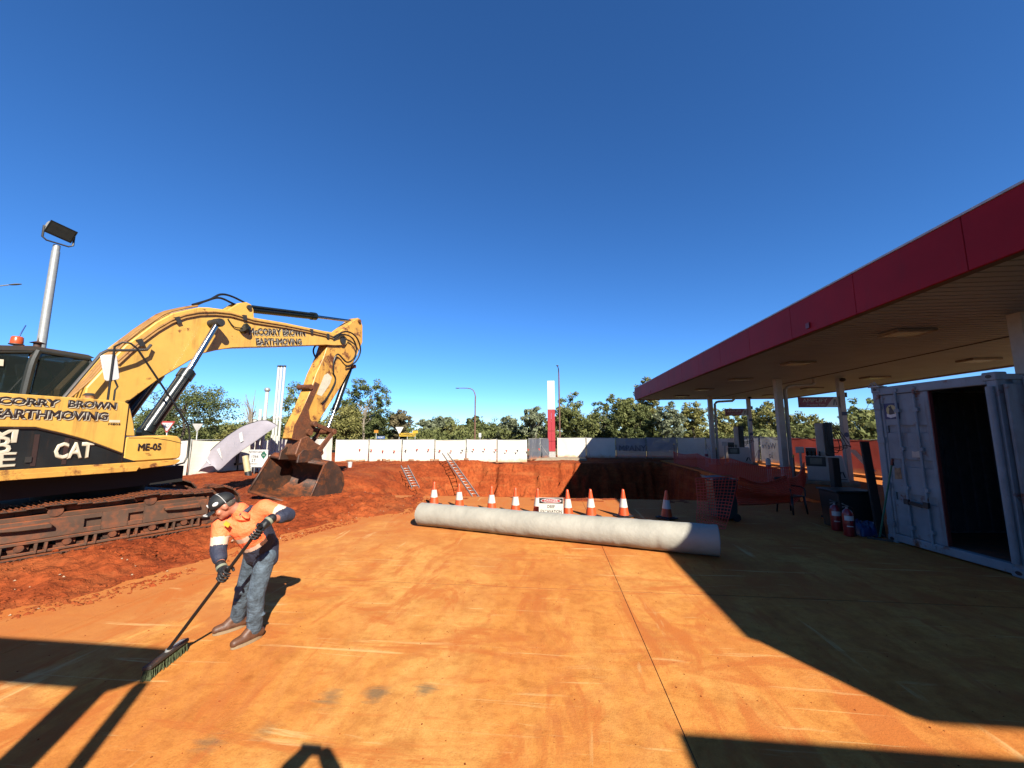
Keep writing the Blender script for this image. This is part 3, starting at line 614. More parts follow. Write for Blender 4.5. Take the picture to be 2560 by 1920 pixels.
for s, x0, x1, z0, z1, hh in (('McCORRY BROWN', 2.50, 4.24, 4.60, 4.99, .185), ('EARTHMOVING', 2.72, 4.14, 4.38, 4.70, .185)):
    for m, off, dx in ((LETW, .003, .015), (LETB, .007, 0)):
        me = textmesh(s, hh * 1.3, bold=.05, ext=.0015); xs_ = [v.co.x for v in me.vertices]; Ld = math.hypot(x1 - x0, z1 - z0); k = Ld / (max(xs_) - min(xs_))
        me.transform(Matrix.Translation((-(max(xs_) + min(xs_)) / 2, 0, 0))); me.transform(Matrix.Diagonal((k, 1, 1, 1)))
        me.transform(basis(Vector(((x0 + x1) / 2 + dx, -.265 - off, (z0 + z1) / 2 - dx)), (x1 - x0, 0, z1 - z0), (0, 0, 1))); me.materials.clear(); me.materials.append(m); obj('lettering', me, bm_)
b = MB(); b.cyl((2.32, -.33, 4.66), (2.40, -.31, 4.62), .13, 18); b.tube([(1.95, -.28, 4.78), (2.1, -.30, 4.62), (2.3, -.31, 4.64)], .014, 6, 3); sub(b, 'work_lamp', CYLB, bm_)
def ram(n, y, A, B, C, r1, r2, p=EX):
    A, B, C = [Vector((q[0], y, q[1])) for q in (A, B, C)]
    b = MB(); d = (B - A).normalized(); b.cyl(A, B, r1, 18); b.cyl(B - d * .16, B + d * .02, r1 * 1.16, 18); b.cyl(B - d * .02, B + d * .06, r1 * .8, 18); side = Vector((0, 1, 0)); b.cyl(A - side * .09, A + side * .09, r1 * .95, 14)
    b.tube([A + d * .1 + Vector((0, -r1 * 1.15, .04)), B - d * .1 + Vector((0, -r1 * 1.15, .04))], .018, 6)
    o = P3(b, n, CYLB, p); b = MB(); b.cyl(B, C, r2, 16); b.build('ram_rod', STEEL, o); b = MB(); b.cyl(C - side * .08, C + side * .08, r2 * 1.7, 14); b.build('rod_eye', DARKST, o); return o
ram('boom_cylinder', -.50, (.45, 2.06), (1.07, 3.33), (1.58, 4.56), .125, .058); ram('boom_cylinder', .50, (.45, 2.06), (1.07, 3.33), (1.58, 4.56), .125, .058)
ram('stick_cylinder', 0, (2.53, 5.26), (4.82, 5.71), (6.62, 6.04), .105, .05)
# --- stick, linkage, bucket
stick = [(6.37, 6.0), (6.56, 6.15), (6.70, 6.14), (6.83, 5.92), (6.87, 5.32), (6.59, 4.72), (6.2, 4.05), (5.83, 3.45), (5.33, 2.76), (5.0, 2.33), (4.81, 2.06), (4.44, 1.81), (4.12, 1.88), (4.18, 2.23), (4.4, 2.66), (4.65, 3.29), (4.83, 3.85), (5.08, 4.40), (5.21, 4.81), (5.5, 5.2), (5.80, 5.5)]
b = MB(); b.prism(stick, -.19, .19); st = P3(b, 'stick', YELW, bv=.015)
b = MB(); b.prism([(4.10, 1.86), (4.44, 1.79), (4.80, 2.04), (4.93, 2.24), (4.70, 2.45), (4.62, 2.72), (4.98, 3.55), (4.80, 3.60), (4.62, 3.2), (4.38, 2.66), (4.15, 2.23)], -.205, -.191); b.build('wear_plate', RUSTY, st)
b = MB(); b.prism([(4.90, 3.22), (5.16, 3.86), (5.30, 3.94), (5.48, 3.84), (5.42, 3.62), (5.10, 3.18)], -.196, -.19); b.build('decal_plate', LETW, st)
for x, hw_, z, r in ((6.62, .25, 6.04, .06), (4.66, .30, 2.05, .10), (6.50, .22, 4.36, .07), (4.62, .24, 3.42, .08)): b = MB(); b.cyl((x, -hw_, z), (x, hw_, z), r, 16); b.build('pin', RUSTY, st)
ram('bucket_cylinder', .0, (6.52, 4.36), (5.92, 2.83), (5.60, 2.08), .095, .048)
b = MB()
for y in (-.30, .24):
    for A, B_, w_ in (((4.80, 2.30), (5.60, 2.07), .075), ((5.60, 2.07), (5.06, 1.50), .085)):
        a_, c_ = Vector((A[0], 0, A[1])), Vector((B_[0], 0, B_[1])); d = (c_ - a_).normalized(); n_ = Vector((-d.z, 0, d.x)) * w_
        b.prism([tuple((a_ - d * .08 + n_ * .7).xz), tuple((a_ - d * .08 - n_ * .7).xz), tuple((c_ + d * .08 - n_).xz), tuple((c_ + d * .08 + n_).xz)], y, y + .06)
b.cyl((5.60, -.34, 2.07), (5.60, .34, 2.07), .09, 14); b.cyl((4.80, -.34, 2.30), (4.80, .34, 2.30), .09, 14); P3(b, 'bucket_linkage', RUSTY, bv=.008)
b = MB(); b.prism([(4.2, 1.42), (4.36, 1.86), (4.62, 1.95), (4.95, 1.72), (5.2, 1.62), (5.28, 1.40), (5.1, 1.22), (4.35, 1.24)], -.26, .26); b.cyl((4.42, -.34, 1.38), (4.42, .34, 1.38), .11, 16); b.cyl((4.95, -.34, 1.36), (4.95, .34, 1.36), .10, 16); P3(b, 'quick_hitch', RUSTY, bv=.02)
Rp = [(4.22, -.03), (4.55, -.08), (4.86, -.09), (5.25, .0), (5.54, .17), (5.65, .42), (5.60, .70), (5.40, .97), (5.13, 1.16), (4.95, 1.18), (4.80, 1.10)]
def Lp(i): k = i / (len(Rp) - 1); x, z = Rp[i]; return (x - .62, z + .46 * (1 - k) + .24 * k)
b = MB(); NB = len(Rp) - 1
b.grid(lambda u, v: (lambda i: ((1 - u) * Rp[i][0] + u * Lp(i)[0], -.75 + 1.42 * u, (1 - u) * Rp[i][1] + u * Lp(i)[1]))(round(v * NB)), 6, NB)
for S, y in (([(p[0], -.75, p[1]) for p in Rp], -1), ([(Lp(i)[0], .67, Lp(i)[1]) for i in range(NB + 1)], 1)):
    b.add(S, [tuple(range(NB + 1))])
bk = P3(b, 'bucket', BKT); md = bk.modifiers.new('thickness', 'SOLIDIFY'); md.thickness = .035; md.offset = 0
b = MB()
for S in ([(p[0], -.75, p[1]) for p in (Rp[0], Rp[-1])], [(Lp(i)[0], .67, Lp(i)[1]) for i in (0, NB)]): b.tube(S, .035, 6)
b.tube([(Rp[0][0], -.75, Rp[0][1]), (Lp(0)[0], .67, Lp(0)[1])], .04, 6); b.tube([(Rp[-1][0], -.75, Rp[-1][1]), (Lp(NB)[0], .67, Lp(NB)[1])], .04, 6)
b.build('cutting_edge', BKT, bk)
b = MB()
for t in (.30, .62):
    for i in (8,): 
        x = (1 - t) * Rp[i][0] + t * Lp(i)[0]; z = (1 - t) * Rp[i][1] + t * Lp(i)[1]; y = -.75 + 1.42 * t
        b.prism([(x - .75, z - .06), (x + .2, z - .10), (x + .12, z + .2), (x - .1, z + .32), (x - .55, z + .30), (x - .7, z + .18)], y - .03, y + .03)
b.build('bucket_ear', BKT, bk, .01)
# --- hoses
b = MB()
for pts in ([(5.35, -.28, 5.05), (5.60, -.36, 5.28), (6.05, -.38, 5.30), (6.35, -.36, 5.02), (6.30, -.34, 4.62), (6.0, -.30, 4.42), (5.60, -.28, 4.62), (5.45, -.26, 4.35), (5.5, -.23, 4.0)],
            [(5.3, -.28, 5.1), (5.75, -.40, 5.42), (6.25, -.42, 5.35), (6.55, -.38, 4.95), (6.40, -.32, 4.5), (6.0, -.26, 4.25)],
            [(5.6, .0, 4.92), (5.10, .1, 4.85), (4.95, .1, 4.62), (5.12, .1, 4.38), (5.3, .0, 4.3)],
            [(1.25, -.12, 4.92), (1.6, -.12, 5.16), (1.85, -.1, 5.38), (2.15, -.08, 5.43), (2.6, -.07, 5.36)], [(1.4, .1, 4.96), (1.75, .1, 5.24), (2.0, .1, 5.36), (2.35, .06, 5.30), (2.75, .05, 5.33)],
            [(5.5, -.21, 3.98), (5.62, -.215, 3.72), (5.3, -.215, 3.15), (5.1, -.215, 2.95)]): b = MB(); b.tube(pts, .026, 8, 5); P3(b, 'hydraulic_hose', HOSE)
# ================================================================== FENCES
def cloth_mat(name, col, tr=.25, alpha=1.0):
    m = bpy.data.materials.new(name); m.use_nodes = True; t = m.node_tree; b = t.nodes['Principled BSDF']; out = t.nodes['Material Output']
    tc = _n(t, 'ShaderNodeTexCoord'); co = tc.outputs['Object']
    c = ramp(t, noise_tex(t, 2.2, 5, .6, co), [(.3, tuple(k * .9 for k in col)), (.7, col)])
    sx = _n(t, 'ShaderNodeSeparateXYZ'); t.links.new(co, sx.inputs[0])
    wv = _n(t, 'ShaderNodeMath', operation='PINGPONG'); t.links.new(sx.outputs[2], wv.inputs[0]); wv.inputs[1].default_value = .075
    c = mixc(t, ramp(t, wv.outputs[0], [(.0, .16), (.010, 0)]), c, (.28, .26, .24)); c = mixc(t, 1, c, (.66, .66, .66), 'MULTIPLY')
    dz = _n(t, 'ShaderNodeMath', operation='MULTIPLY_ADD'); t.links.new(sx.outputs[2], dz.inputs[0]); dz.inputs[1].default_value = -1.6; t.links.new(noise_tex(t, 2.4, 6, .7, co), dz.inputs[2]); c = mixc(t, ramp(t, dz.outputs[0], [(-.0, 0), (.42, .8)]), c, (.40, .16, .06))
    t.links.new(c, b.inputs['Base Color']); b.inputs['Roughness'].default_value = .8; b.inputs['Specular IOR Level'].default_value = .15
    tl = _n(t, 'ShaderNodeBsdfTranslucent'); t.links.new(c, tl.inputs[0]); mx = _n(t, 'ShaderNodeMixShader'); mx.inputs[0].default_value = tr
    t.links.new(b.outputs[0], mx.inputs[1]); t.links.new(tl.outputs[0], mx.inputs[2]); last = mx.outputs[0]
    if alpha < 1:
        tp = _n(t, 'ShaderNodeBsdfTransparent'); m2 = _n(t, 'ShaderNodeMixShader'); m2.inputs[0].default_value = alpha; t.links.new(tp.outputs[0], m2.inputs[1]); t.links.new(last, m2.inputs[2]); last = m2.outputs[0]
    t.links.new(last, out.inputs[0])
    bn = _n(t, 'ShaderNodeBump'); bn.inputs['Strength'].default_value = .5; bn.inputs['Distance'].default_value = .03
    t.links.new(noise_tex(t, 3.5, 4, .5, mapped(t, co, (1, 1, .35))), bn.inputs['Height']); t.links.new(bn.outputs[0], b.inputs['Normal'])
    return m
CW = cloth_mat('cloth_white', (.78, .71, .60), .12); CG = cloth_mat('cloth_grey_blue', (.16, .17, .20), .3, .85); CR = cloth_mat('cloth_red', (.45, .085, .06), .3); CS = cloth_mat('cloth_pale_grey', (.34, .33, .36), .3, .93)
FPOST = mat('fence_post_galvanised', (.42, .41, .38), .5, .3, dust=.1)
FOOT = mat('fence_foot_orange', (.38, .17, .07), .8, dust=.4)
def fence(name, label, pts, cloths, plen=2.4, hgt=1.62, sag=.02):
    root = thing(name, label, 'fence', (pts[0][0], pts[0][1], 0)); O_ = Vector((pts[0][0], pts[0][1], 0)); k = 0
    for a, b in zip(pts, pts[1:]):
        a, b = Vector((*a, 0)), Vector((*b, 0)); n = max(1, round((b - a).length / plen)); d = (b - a) / n; side = Vector((d.y, -d.x, 0)).normalized()
        if side.dot(-a) < 0: side = -side                      # towards the site
        for i in range(n):
            hgt_ = hgt; hgt = hgt_ + rnd.uniform(-.025, .025); p, q = a + d * i - O_, a + d * (i + 1) - O_; e = d.normalized(); z0 = .06 + rnd.uniform(-.02, .02)
            f = MB()
            for s in (p + e * .04, q - e * .04): f.cyl(s + Vector((0, 0, 0)), s + Vector((0, 0, hgt + .05)), .024, 8)
            f.cyl(p + e * .04 + Vector((0, 0, hgt)), q - e * .04 + Vector((0, 0, hgt)), .018, 6); f.cyl(p + e * .04 + Vector((0, 0, .12)), q - e * .04 + Vector((0, 0, .12)), .018, 6)
            if i % 2: f.cyl(p + Vector((0, 0, 1.2)), p + side * .8 + e * .3 + Vector((0, 0, .03)), .016, 6)
            pan = f.build('fence_frame', FPOST, root)
            s0 = rnd.random() * 99; c = MB()
            c.grid(lambda u, v: tuple(p + d * (.02 + .96 * u) + side * (.045 + .06 * fbm(u * 3 + s0, v * 1.5, s0, 3) + .03 * math.sin(u * 9 + s0) * v) + Vector((0, 0, z0 + (hgt - z0 - .01) * v - (sag * math.sin(math.pi * u) if v > .9 else 0)))), 14, 8)
            c.build('shade_cloth', cloths[k % len(cloths)], pan); k += 1
            w_ = MB(); w_.box(p + Vector((0, 0, .05)), (.55, .2, .1), (0, 0, math.atan2(side.y, side.x))); w_.build('fence_foot', FOOT, root, .02); hgt = hgt_
    return root
fence('temporary_fence', 'grey wire fence with sagging white cloth behind the fallen feather flag', [(-20.5, 6), (-17.6, 11.5), (-16.1, 15.8), (-15.0, 20), (-14.2, 23.9)], [CW], 2.2, 1.70, .06)
fence('temporary_fence', 'sunlit white cloth fence along the far edge of the pit', [(-14.1, 24.1), (-7.8, 25.3), (-1.7, 26.5)], [CW], 2.1, 1.55)
fence('temporary_fence', 'short dark grey fence section left of the red and white totem', [(-1.75, 28.6), (-.15, 31.2)], [CG], 1.6, 1.6)
f4 = fence('temporary_fence', 'white cloth fence behind the totem running into the canopy shade', [(.35, 31.6), (9.6, 31.3), (13.9, 31.5)], [CW, CW, CS, CS], 2.3, 1.62)
f5 = fence('temporary_fence', 'red and grey banner fence behind the fuel pumps', [(13.95, 31.3), (14.5, 25.4), (15.1, 19.2), (15.7, 13.4), (17, 6)], [CS, CS, CR, CR, CR, CR, CS, CS, CW], 3.0, 1.72)
GH = mat('ghost_lettering', (.20, .19, .22), .8); PW = mat('banner_white', (.72, .68, .62), .7)
text('lettering', 'MPANY', .62, GH, (6.2 - .35, 31.36 - 31.6 - .12, .8), (1, 0, 0), (0, 0, 1), f4, bold=.02)
def bann(s, size, u, z, m=PW):
    a, b = Vector((14.5, 25.4, 0)), Vector((13.95, 31.3, 0)); d = (b - a); p = a + d * u - Vector((13.95, 31.3, 0)); n = Vector((-d.y, d.x, 0)).normalized()
    text('lettering', s, size, m, p + n * .14 + Vector((0, 0, z)), d, (0, 0, 1), f5, bold=.02)      # the print is on the street side, read from behind
bann("We're", .55, .32, 1.15); bann('lo', .55, .30, .55)
a, b_ = Vector((14.5, 25.4, 0)), Vector((15.1, 19.2, 0)); n_ = Vector((-1, -.1, 0)).normalized(); o0 = Vector((13.95, 31.3, 0))
for q in ([(.68, 1.2), (.74, 1.2), (.90, .25), (.84, .25)], [(.24, 1.2), (.28, 1.2), (.30, .45), (.26, .45)]):
    m = MB(); P = [tuple(a + (b_ - a) * u + n_ * .14 + Vector((0, 0, z)) - o0) for u, z in q]; P2 = [tuple(Vector(p) + n_ * .006) for p in P]
    m.add(P + P2, [(0, 1, 2, 3), (7, 6, 5, 4), (0, 4, 5, 1), (1, 5, 6, 2), (2, 6, 7, 3), (3, 7, 4, 0)]); m.build('banner_stripe', PW, f5)
# bunting of small red flags along the white fence
bt = thing('flag_bunting', 'string of small red and dark triangular flags along the white fence', 'bunting', (-12.5, 24.1, 0))
FR = mat('flag_red', (.55, .07, .05), .6); FB = mat('flag_dark', (.05, .045, .05), .6); c = MB(); pts = []
for i in range(17):
    u = i / 16; x = -12.5 + 11.6 * u; y = 24.33 + 2.1 * u - .10; z = .98 - .12 * math.sin(u * math.pi * 3) ** 2
    pts.append((x + 12.5, y - 24.1, z)); f = MB(); s = .075
    P = [(-s, 0, 0), (s, 0, 0), (.02, 0, -.17)]; f.add([(p[0] + x + 12.5, p[1] + y - 24.1, p[2] + z) for p in P] + [(p[0] + x + 12.5, p[1] + y - 24.1 + .004, p[2] + z) for p in P], [(0, 1, 2), (5, 4, 3), (0, 3, 4, 1), (1, 4, 5, 2), (2, 5, 3, 0)])
    f.build('flag', FB if i % 5 == 4 else FR, bt)
c.tube(pts, .006, 5); c.build('cord', FB, bt)
# ================================================================== TREES
def leaf_mat(name, a, b, tr=.3):
    m = bpy.data.materials.new(name); m.use_nodes = True; t = m.node_tree; p = t.nodes['Principled BSDF']; out = t.nodes['Material Output']
    at = _n(t, 'ShaderNodeAttribute'); at.attribute_name = 'tone'
    c = ramp(t, at.outputs['Fac'], [(0, tuple(k * .64 for k in a)), (1, tuple(k * .60 for k in b))])
    t.links.new(c, p.inputs['Base Color']); p.inputs['Roughness'].default_value = .7; p.inputs['Specular IOR Level'].default_value = .12
    tl = _n(t, 'ShaderNodeBsdfTranslucent'); t.links.new(c, tl.inputs[0]); mx = _n(t, 'ShaderNodeMixShader'); mx.inputs[0].default_value = tr
    t.links.new(p.outputs[0], mx.inputs[1]); t.links.new(tl.outputs[0], mx.inputs[2]); t.links.new(mx.outputs[0], out.inputs[0]); return m
LM = {'dark': leaf_mat('leaf_dark', (.062, .082, .028), (.215, .24, .088)), 'mid': leaf_mat('leaf_mid', (.10, .118, .036), (.32, .33, .12)), 'grey': leaf_mat('leaf_grey_green', (.13, .15, .085), (.38, .41, .25)),
      'yellow': leaf_mat('leaf_yellow', (.13, .13, .035), (.38, .35, .12)), 'brown': leaf_mat('leaf_brown', (.12, .10, .05), (.30, .25, .13))}
BARK = mat('bark_pale', (.34, .28, .21), .9, var=.35, vs=3); BARKD = mat('bark_dark', (.10, .075, .055), .9, var=.35, vs=3)
def leafmesh(name, C, rad, tone, per, ls, m, rs, flat=.75):
    C = np.array(C); n = len(C); N = n * per
    idx = np.repeat(np.arange(n), per); d = rs.normal(size=(N, 3)); d /= np.linalg.norm(d, axis=1)[:, None]
    r = rs.random(N) ** .45; pos = C[idx] + d * (np.array(rad)[idx] * r)[:, None] * np.array([1, 1, flat])
    nrm = d * .7 + rs.normal(size=(N, 3)) * .6 + np.array([0, 0, .35]); nrm /= np.linalg.norm(nrm, axis=1)[:, None]
    a = np.cross(nrm, rs.normal(size=(N, 3))); a /= np.linalg.norm(a, axis=1)[:, None] + 1e-9; b = np.cross(nrm, a)
    s = ls * rs.uniform(.6, 1.35, N)[:, None]; a *= s * 1.0; b *= s * .42
    V = np.stack([pos - a, pos - b + a * .1, pos + a, pos + b + a * .1], 1).reshape(-1, 3)
    me = bpy.data.meshes.new(name); me.vertices.add(4 * N); me.vertices.foreach_set('co', V.astype(np.float32).ravel())
    me.loops.add(4 * N); me.loops.foreach_set('vertex_index', np.arange(4 * N, dtype=np.int32)); me.polygons.add(N)
    me.polygons.foreach_set('loop_start', np.arange(0, 4 * N, 4, dtype=np.int32)); me.polygons.foreach_set('loop_total', np.full(N, 4, dtype=np.int32))
    me.update(calc_edges=True); at = me.attributes.new('tone', 'FLOAT', 'FACE')
    at.data.foreach_set('value', np.clip(np.array(tone)[idx] + rs.normal(0, .16, N), 0, 1).astype(np.float32)); me.materials.append(m); return me
def tree(name, label, x, y, h, rw, kind='mid', seed=1, trunk=.28, lean=0, per=46, ncl=70, ls=.17, bark=BARK, open_=0, group='trees behind the site', low=.25):
    rs = np.random.RandomState(seed); root = thing(name, label, 'tree', (x, y, -.03), 0, group)
    t = MB(); top = Vector((lean, rs.uniform(-.2, .2), h * .62)); base = Vector((0, 0, 0)); stems = 1 if trunk > .15 else 3
    limbs = []
    for s in range(stems):
        b0 = base + Vector((rs.uniform(-.25, .25), rs.uniform(-.2, .2), 0)) * (stems > 1); tp = top + Vector((rs.uniform(-.4, .4) * rw, rs.uniform(-.3, .3) * rw, 0)) * (stems > 1)
        mid = b0.lerp(tp, .5) + Vector((rs.uniform(-.3, .3), rs.uniform(-.3, .3), 0)); tr = max(.05, h * .017) * (1 if stems == 1 else .6)
        t.tube([b0, b0.lerp(mid, .5), mid, mid.lerp(tp, .6), tp], [tr * 1.25, tr, tr * .85, tr * .6, tr * .3], 7, 0); limbs.append((b0, mid, tp, tr))
    C = []; rad = []; tone = []
    cz = h * (low + (1 - low) / 2); hz_ = h * (1 - low) / 2
    lobes = [(rs.normal(0, .42, 3) * [rw, rw, hz_], rs.uniform(.45, .75)) for _ in range(7)]
    while len(C) < ncl:
        lo, lr = lobes[rs.randint(len(lobes))]; v = rs.normal(size=3); v /= np.linalg.norm(v); v *= rs.random() ** .3 * lr
        p = np.array(lo) + v * [rw, rw, hz_]
        if (p[0] / rw) ** 2 + (p[1] / rw) ** 2 + (p[2] / hz_) ** 2 > 1.08: continue
        if open_ and rs.random() < open_ and np.linalg.norm(p / [rw, rw, hz_]) < .55: continue
        C.append(p + [lean, 0, cz]); rad.append(rw * rs.uniform(.09, .21) + .09); tone.append(np.clip(.45 + .25 * rs.normal(), .05, .95))
    for k in range(0, ncl, max(1, ncl // (22 if open_ < .5 else 34))):
        b0, mid, tp, tr = limbs[k % len(limbs)]; e = Vector(C[k]); st = mid.lerp(tp, rs.uniform(.0, .9)); m = st.lerp(e, .5) + Vector((0, 0, rs.uniform(-.05, .12) * h))
        t.tube([st, m, e], [tr * .38, tr * .25, tr * .09], 5, 3)
    t.build('trunk', bark, root)
    if per: obj('crown', leafmesh('crown', C, rad, tone, per, ls, LM[kind], rs), root)
    return root
# (px of the crown centre, px of its top, half width px, distance, kind, bark, open, label)
S_ = 1 / .8640625
TR_ = [
 (2, 735, 34, 24, 'yellow', 0, 0, 'yellow green tree just showing above the excavator cab at the left edge'),
 (402, 818, 90, 38, 'dark', 1, .0, 'broad dark green tree behind the raised boom cylinders'),
 (330, 862, 50, 44, 'mid', 1, .0, 'smaller green tree left of the broad dark one, behind the boom cylinder'),
 (520, 918, 34, 33, 'yellow', 0, .3, 'small sunlit yellow green bush tree above the feather flag'),
 (548, 838, 26, 40, 'bare', 0, 1, 'leafless grey tree with fine bare twigs left of the white pipes'),
 (476, 905, 42, 55, 'mid', 1, .2, 'low green tree far behind the back of the triangular sign'),
 (585, 895, 42, 52, 'mid', 1, .2, 'green tree standing between the bare tree and the white pipes'),
 (652, 830, 54, 40, 'mid', 0, .2, 'round leafy tree between the tall white pipes and the stick'),
 (794, 812, 50, 46, 'dark', 0, .25, 'tallest dark green tree right of the excavator stick'),
 (742, 880, 58, 38, 'yellow', 1, .2, 'wide yellow green tree low behind the bucket cylinder'),
 (800, 885, 44, 50, 'dark', 1, .1, 'dark bushy tree beneath the tallest tree'),
 (866, 888, 32, 48, 'brown', 0, .4, 'brownish green tree with pale leaning trunks behind the yellow street sign'),
 (918, 906, 28, 80, 'grey', 1, .4, 'faint grey green tree far off left of the curved street lamp'),
 (952, 899, 30, 84, 'grey', 1, .3, 'far grey tree with a humped crown left of the curved lamp'),
 (988, 903, 30, 76, 'yellow', 1, .2, 'far light green tree just left of the curved lamp post'),
 (1018, 894, 20, 78, 'dark', 1, .1, 'small dark tree directly behind the curved lamp post'),
 (1050, 912, 40, 60, 'dark', 1, .2, 'low dark tree right of the curved lamp post'),
 (1094, 889, 33, 55, 'grey', 0, .15, 'grey green rounded tree, left one of the pair beside the totem'),
 (1151, 880, 34, 52, 'grey', 0, .15, 'grey green rounded tree with forked pale trunk, right one of the pair beside the totem'),
 (1186, 906, 18, 64, 'mid', 1, .2, 'small green tree half hidden behind the totem'),
 (1246, 850, 50, 50, 'mid', 1, .35, 'tall twiggy tree just right of the totem'),
 (1302, 862, 42, 54, 'dark', 0, .4, 'thin many stemmed dark tree right of the straight street lamp'),
 (1350, 838, 46, 48, 'mid', 0, .3, 'tall light green tree left of the canopy corner'),
 (1400, 815, 40, 60, 'yellow', 1, .3, 'tall tree whose tip rises over the far canopy corner'),
 (1392, 862, 44, 46, 'dark', 1, .3, 'dark tree right below the canopy corner'),
 (1440, 866, 40, 44, 'grey', 0, .6, 'open pale trunked gum tree under the canopy edge'),
 (1492, 868, 40, 46, 'yellow', 0, .4, 'sunlit leafy tree just left of the farthest canopy post'),
 (1560, 876, 42, 48, 'yellow', 0, .3, 'bright leafy tree behind the smaller hanging sign'),
 (1612, 890, 34, 52, 'mid', 1, .3, 'tree behind the farther pump'),
 (1660, 872, 46, 46, 'yellow', 1, .3, 'yellow green tree behind the middle canopy post'),
 (1722, 876, 50, 44, 'yellow', 1, .25, 'wide leafy tree behind the larger hanging sign'),
 (1782, 900, 34, 46, 'grey', 0, .4, 'pale thin tree right of the larger hanging sign'),
 (1852, 846, 52, 40, 'mid', 1, .15, 'big round tree beside the upper corner of the container'),
 (1872, 880, 44, 34, 'yellow', 1, .2, 'golden green bush tree left of the container'),
 (1960, 850, 70, 40, 'mid', 1, .2, 'tree hidden mostly behind the container'),
]
for i, (cx_, ty, hw, Y, kind, bk_, op, lab) in enumerate(TR_):
    p = dp(cx_ * S_, ty * S_, Y); q = dp((cx_ + hw) * S_, ty * S_, Y); w_ = abs(q.x - p.x); h_ = p.z
    big = w_ > 2.5
    tree('gum_tree' if kind != 'bare' else 'bare_tree', lab, p.x, Y, h_, w_, kind if kind != 'bare' else 'brown', 11 + i, trunk=.28 if i % 3 else .1, per=(0 if kind == 'bare' else 62), ncl=(120 if kind == 'bare' else int((150 if big else 100) * (1 - .35 * op))), ls=.0029 * Y + .02, bark=BARKD if bk_ else BARK, open_=op, low=.08 if kind != 'bare' else .3)
# dark scrub filling in under and behind the trees
rs = np.random.RandomState(77); C = []; rad = []; tone = []
for i in range(950):
    a = rs.uniform(-62, 62); yy = rs.uniform(52, 66) if a > -10 else rs.uniform(46, 66); C.append((a, yy, abs(rs.normal(0, 1.0)) + .3 + .5 * (fbm(a * .15, 3.1) + .5))); rad.append(rs.uniform(.7, 1.3)); tone.append(rs.uniform(.05, .6))
for i in range(700):
    a = rs.uniform(-110, 130); C.append((a, rs.uniform(85, 110), abs(rs.normal(0, 1.5)) + .5)); rad.append(rs.uniform(1.0, 2.0)); tone.append(rs.uniform(.1, .7))
for i in range(200):
    C.append((rs.uniform(17, 26), rs.uniform(14, 46), abs(rs.normal(0, .9)) + .3)); rad.append(rs.uniform(.6, 1.1)); tone.append(rs.uniform(.1, .6))
o = obj('bushland', leafmesh('bushland', C, rad, tone, 70, .24, LM['mid'], rs)); o['kind'] = 'stuff'
# ================================================================== LAMPS, SIGNS, TOTEM
RUSTP = mat('lamp_post_brown', (.20, .085, .05), .6, var=.2); 
def lamp(name, label, base, h, arm, r, m, head=.5, up=.0):
    root = thing(name, label, 'street lamp', base); ax = Vector((*arm, 0)); b = MB()
    b.tube([(0, 0, 0), (0, 0, h * .75), (0, 0, h - 1.0), ax * .12 + Vector((0, 0, h - .35)), ax * .4 + Vector((0, 0, h - .05)), ax + Vector((0, 0, h + up))], [r, r * .8, r * .7, r * .6, r * .5, r * .45], 8, 4); b.build('post', m, root)
    b = MB(); d = ax.normalized(); e = ax + Vector((0, 0, h + up)); b.ell(e + d * head * .5, (head * .5, .14, .07), Matrix.Rotation(math.atan2(d.y, d.x), 3, 'Z')); b.build('lamp_head', mat('lamp_head_grey', (.22, .21, .2), .5), root); return root
p = dp(1027 * S_, 838 * S_, 46); lamp('street_lamp', 'brown street lamp with a curved arm left of the totem', (p.x, 46, 0), p.z, (-1.9, 0), .10, RUSTP, .6, .0)
p = dp(1207 * S_, 797 * S_, 44); lamp('street_lamp', 'tall straight looking street lamp right beside the totem', (p.x, 44, 0), p.z, (-.15, -1.4), .10, RUSTP, .5, .1)
p = dp(-60, 722, 30); lamp('street_lamp', 'grey street lamp head on an arm reaching in at the left edge', (p.x - 1.6, 30, 0), p.z, (5.3 + .4, -.3), .12, GALV, 1.6, .1)
# floodlight pole behind the excavator
fl = thing('floodlight_pole', 'tall galvanised pole with a tilted floodlight behind the excavator cab', 'floodlight', (-17.1, 11, 0))
b = MB(); b.cone((0, 0, 0), (0, 0, 8.3), .145, .105, 10); b.cyl((0, 0, 8.3), (0, 0, 8.52), .09, 12); b.build('pole', GALV, fl)
fx = R(72); MF = Matrix.Translation((.10, -.05, 8.62)) @ Matrix.Rotation(fx, 4, 'Z')
b = MB(); b.M = MF; b.tube([(-.36, 0, .42), (-.36, 0, .02), (-.26, 0, -.06), (.26, 0, -.06), (.36, 0, .02), (.36, 0, .42)], .03, 6); b.build('yoke', DARKST, fl)
MF2 = MF @ Matrix.Translation((0, 0, .40)) @ Matrix.Rotation(R(24), 4, 'X') @ Matrix.Rotation(R(10), 4, 'Y') @ Matrix.Diagonal((.74, .8, .8, 1))
b = MB(); b.M = MF2; b.prism([(-.18, -.26), (-.18, .26), (.06, .20), (.16, .10), (.16, -.10), (.06, -.20)], -.43, .43, 'x'); b.build('housing', mat('housing_grey', (.42, .40, .34), .5), fl, .01)
b = MB(); b.M = MF2; b.bx((-.46, -.215, -.29), (.46, -.182, .29)); q = b.build('bezel', CYLB, fl, .008); b = MB(); b.M = MF2; b.bx((-.40, -.222, -.23), (.40, -.216, .23)); b.build('lens', mat('lamp_glass', (.03, .033, .03), .35, spec=.3, bump=0), q)
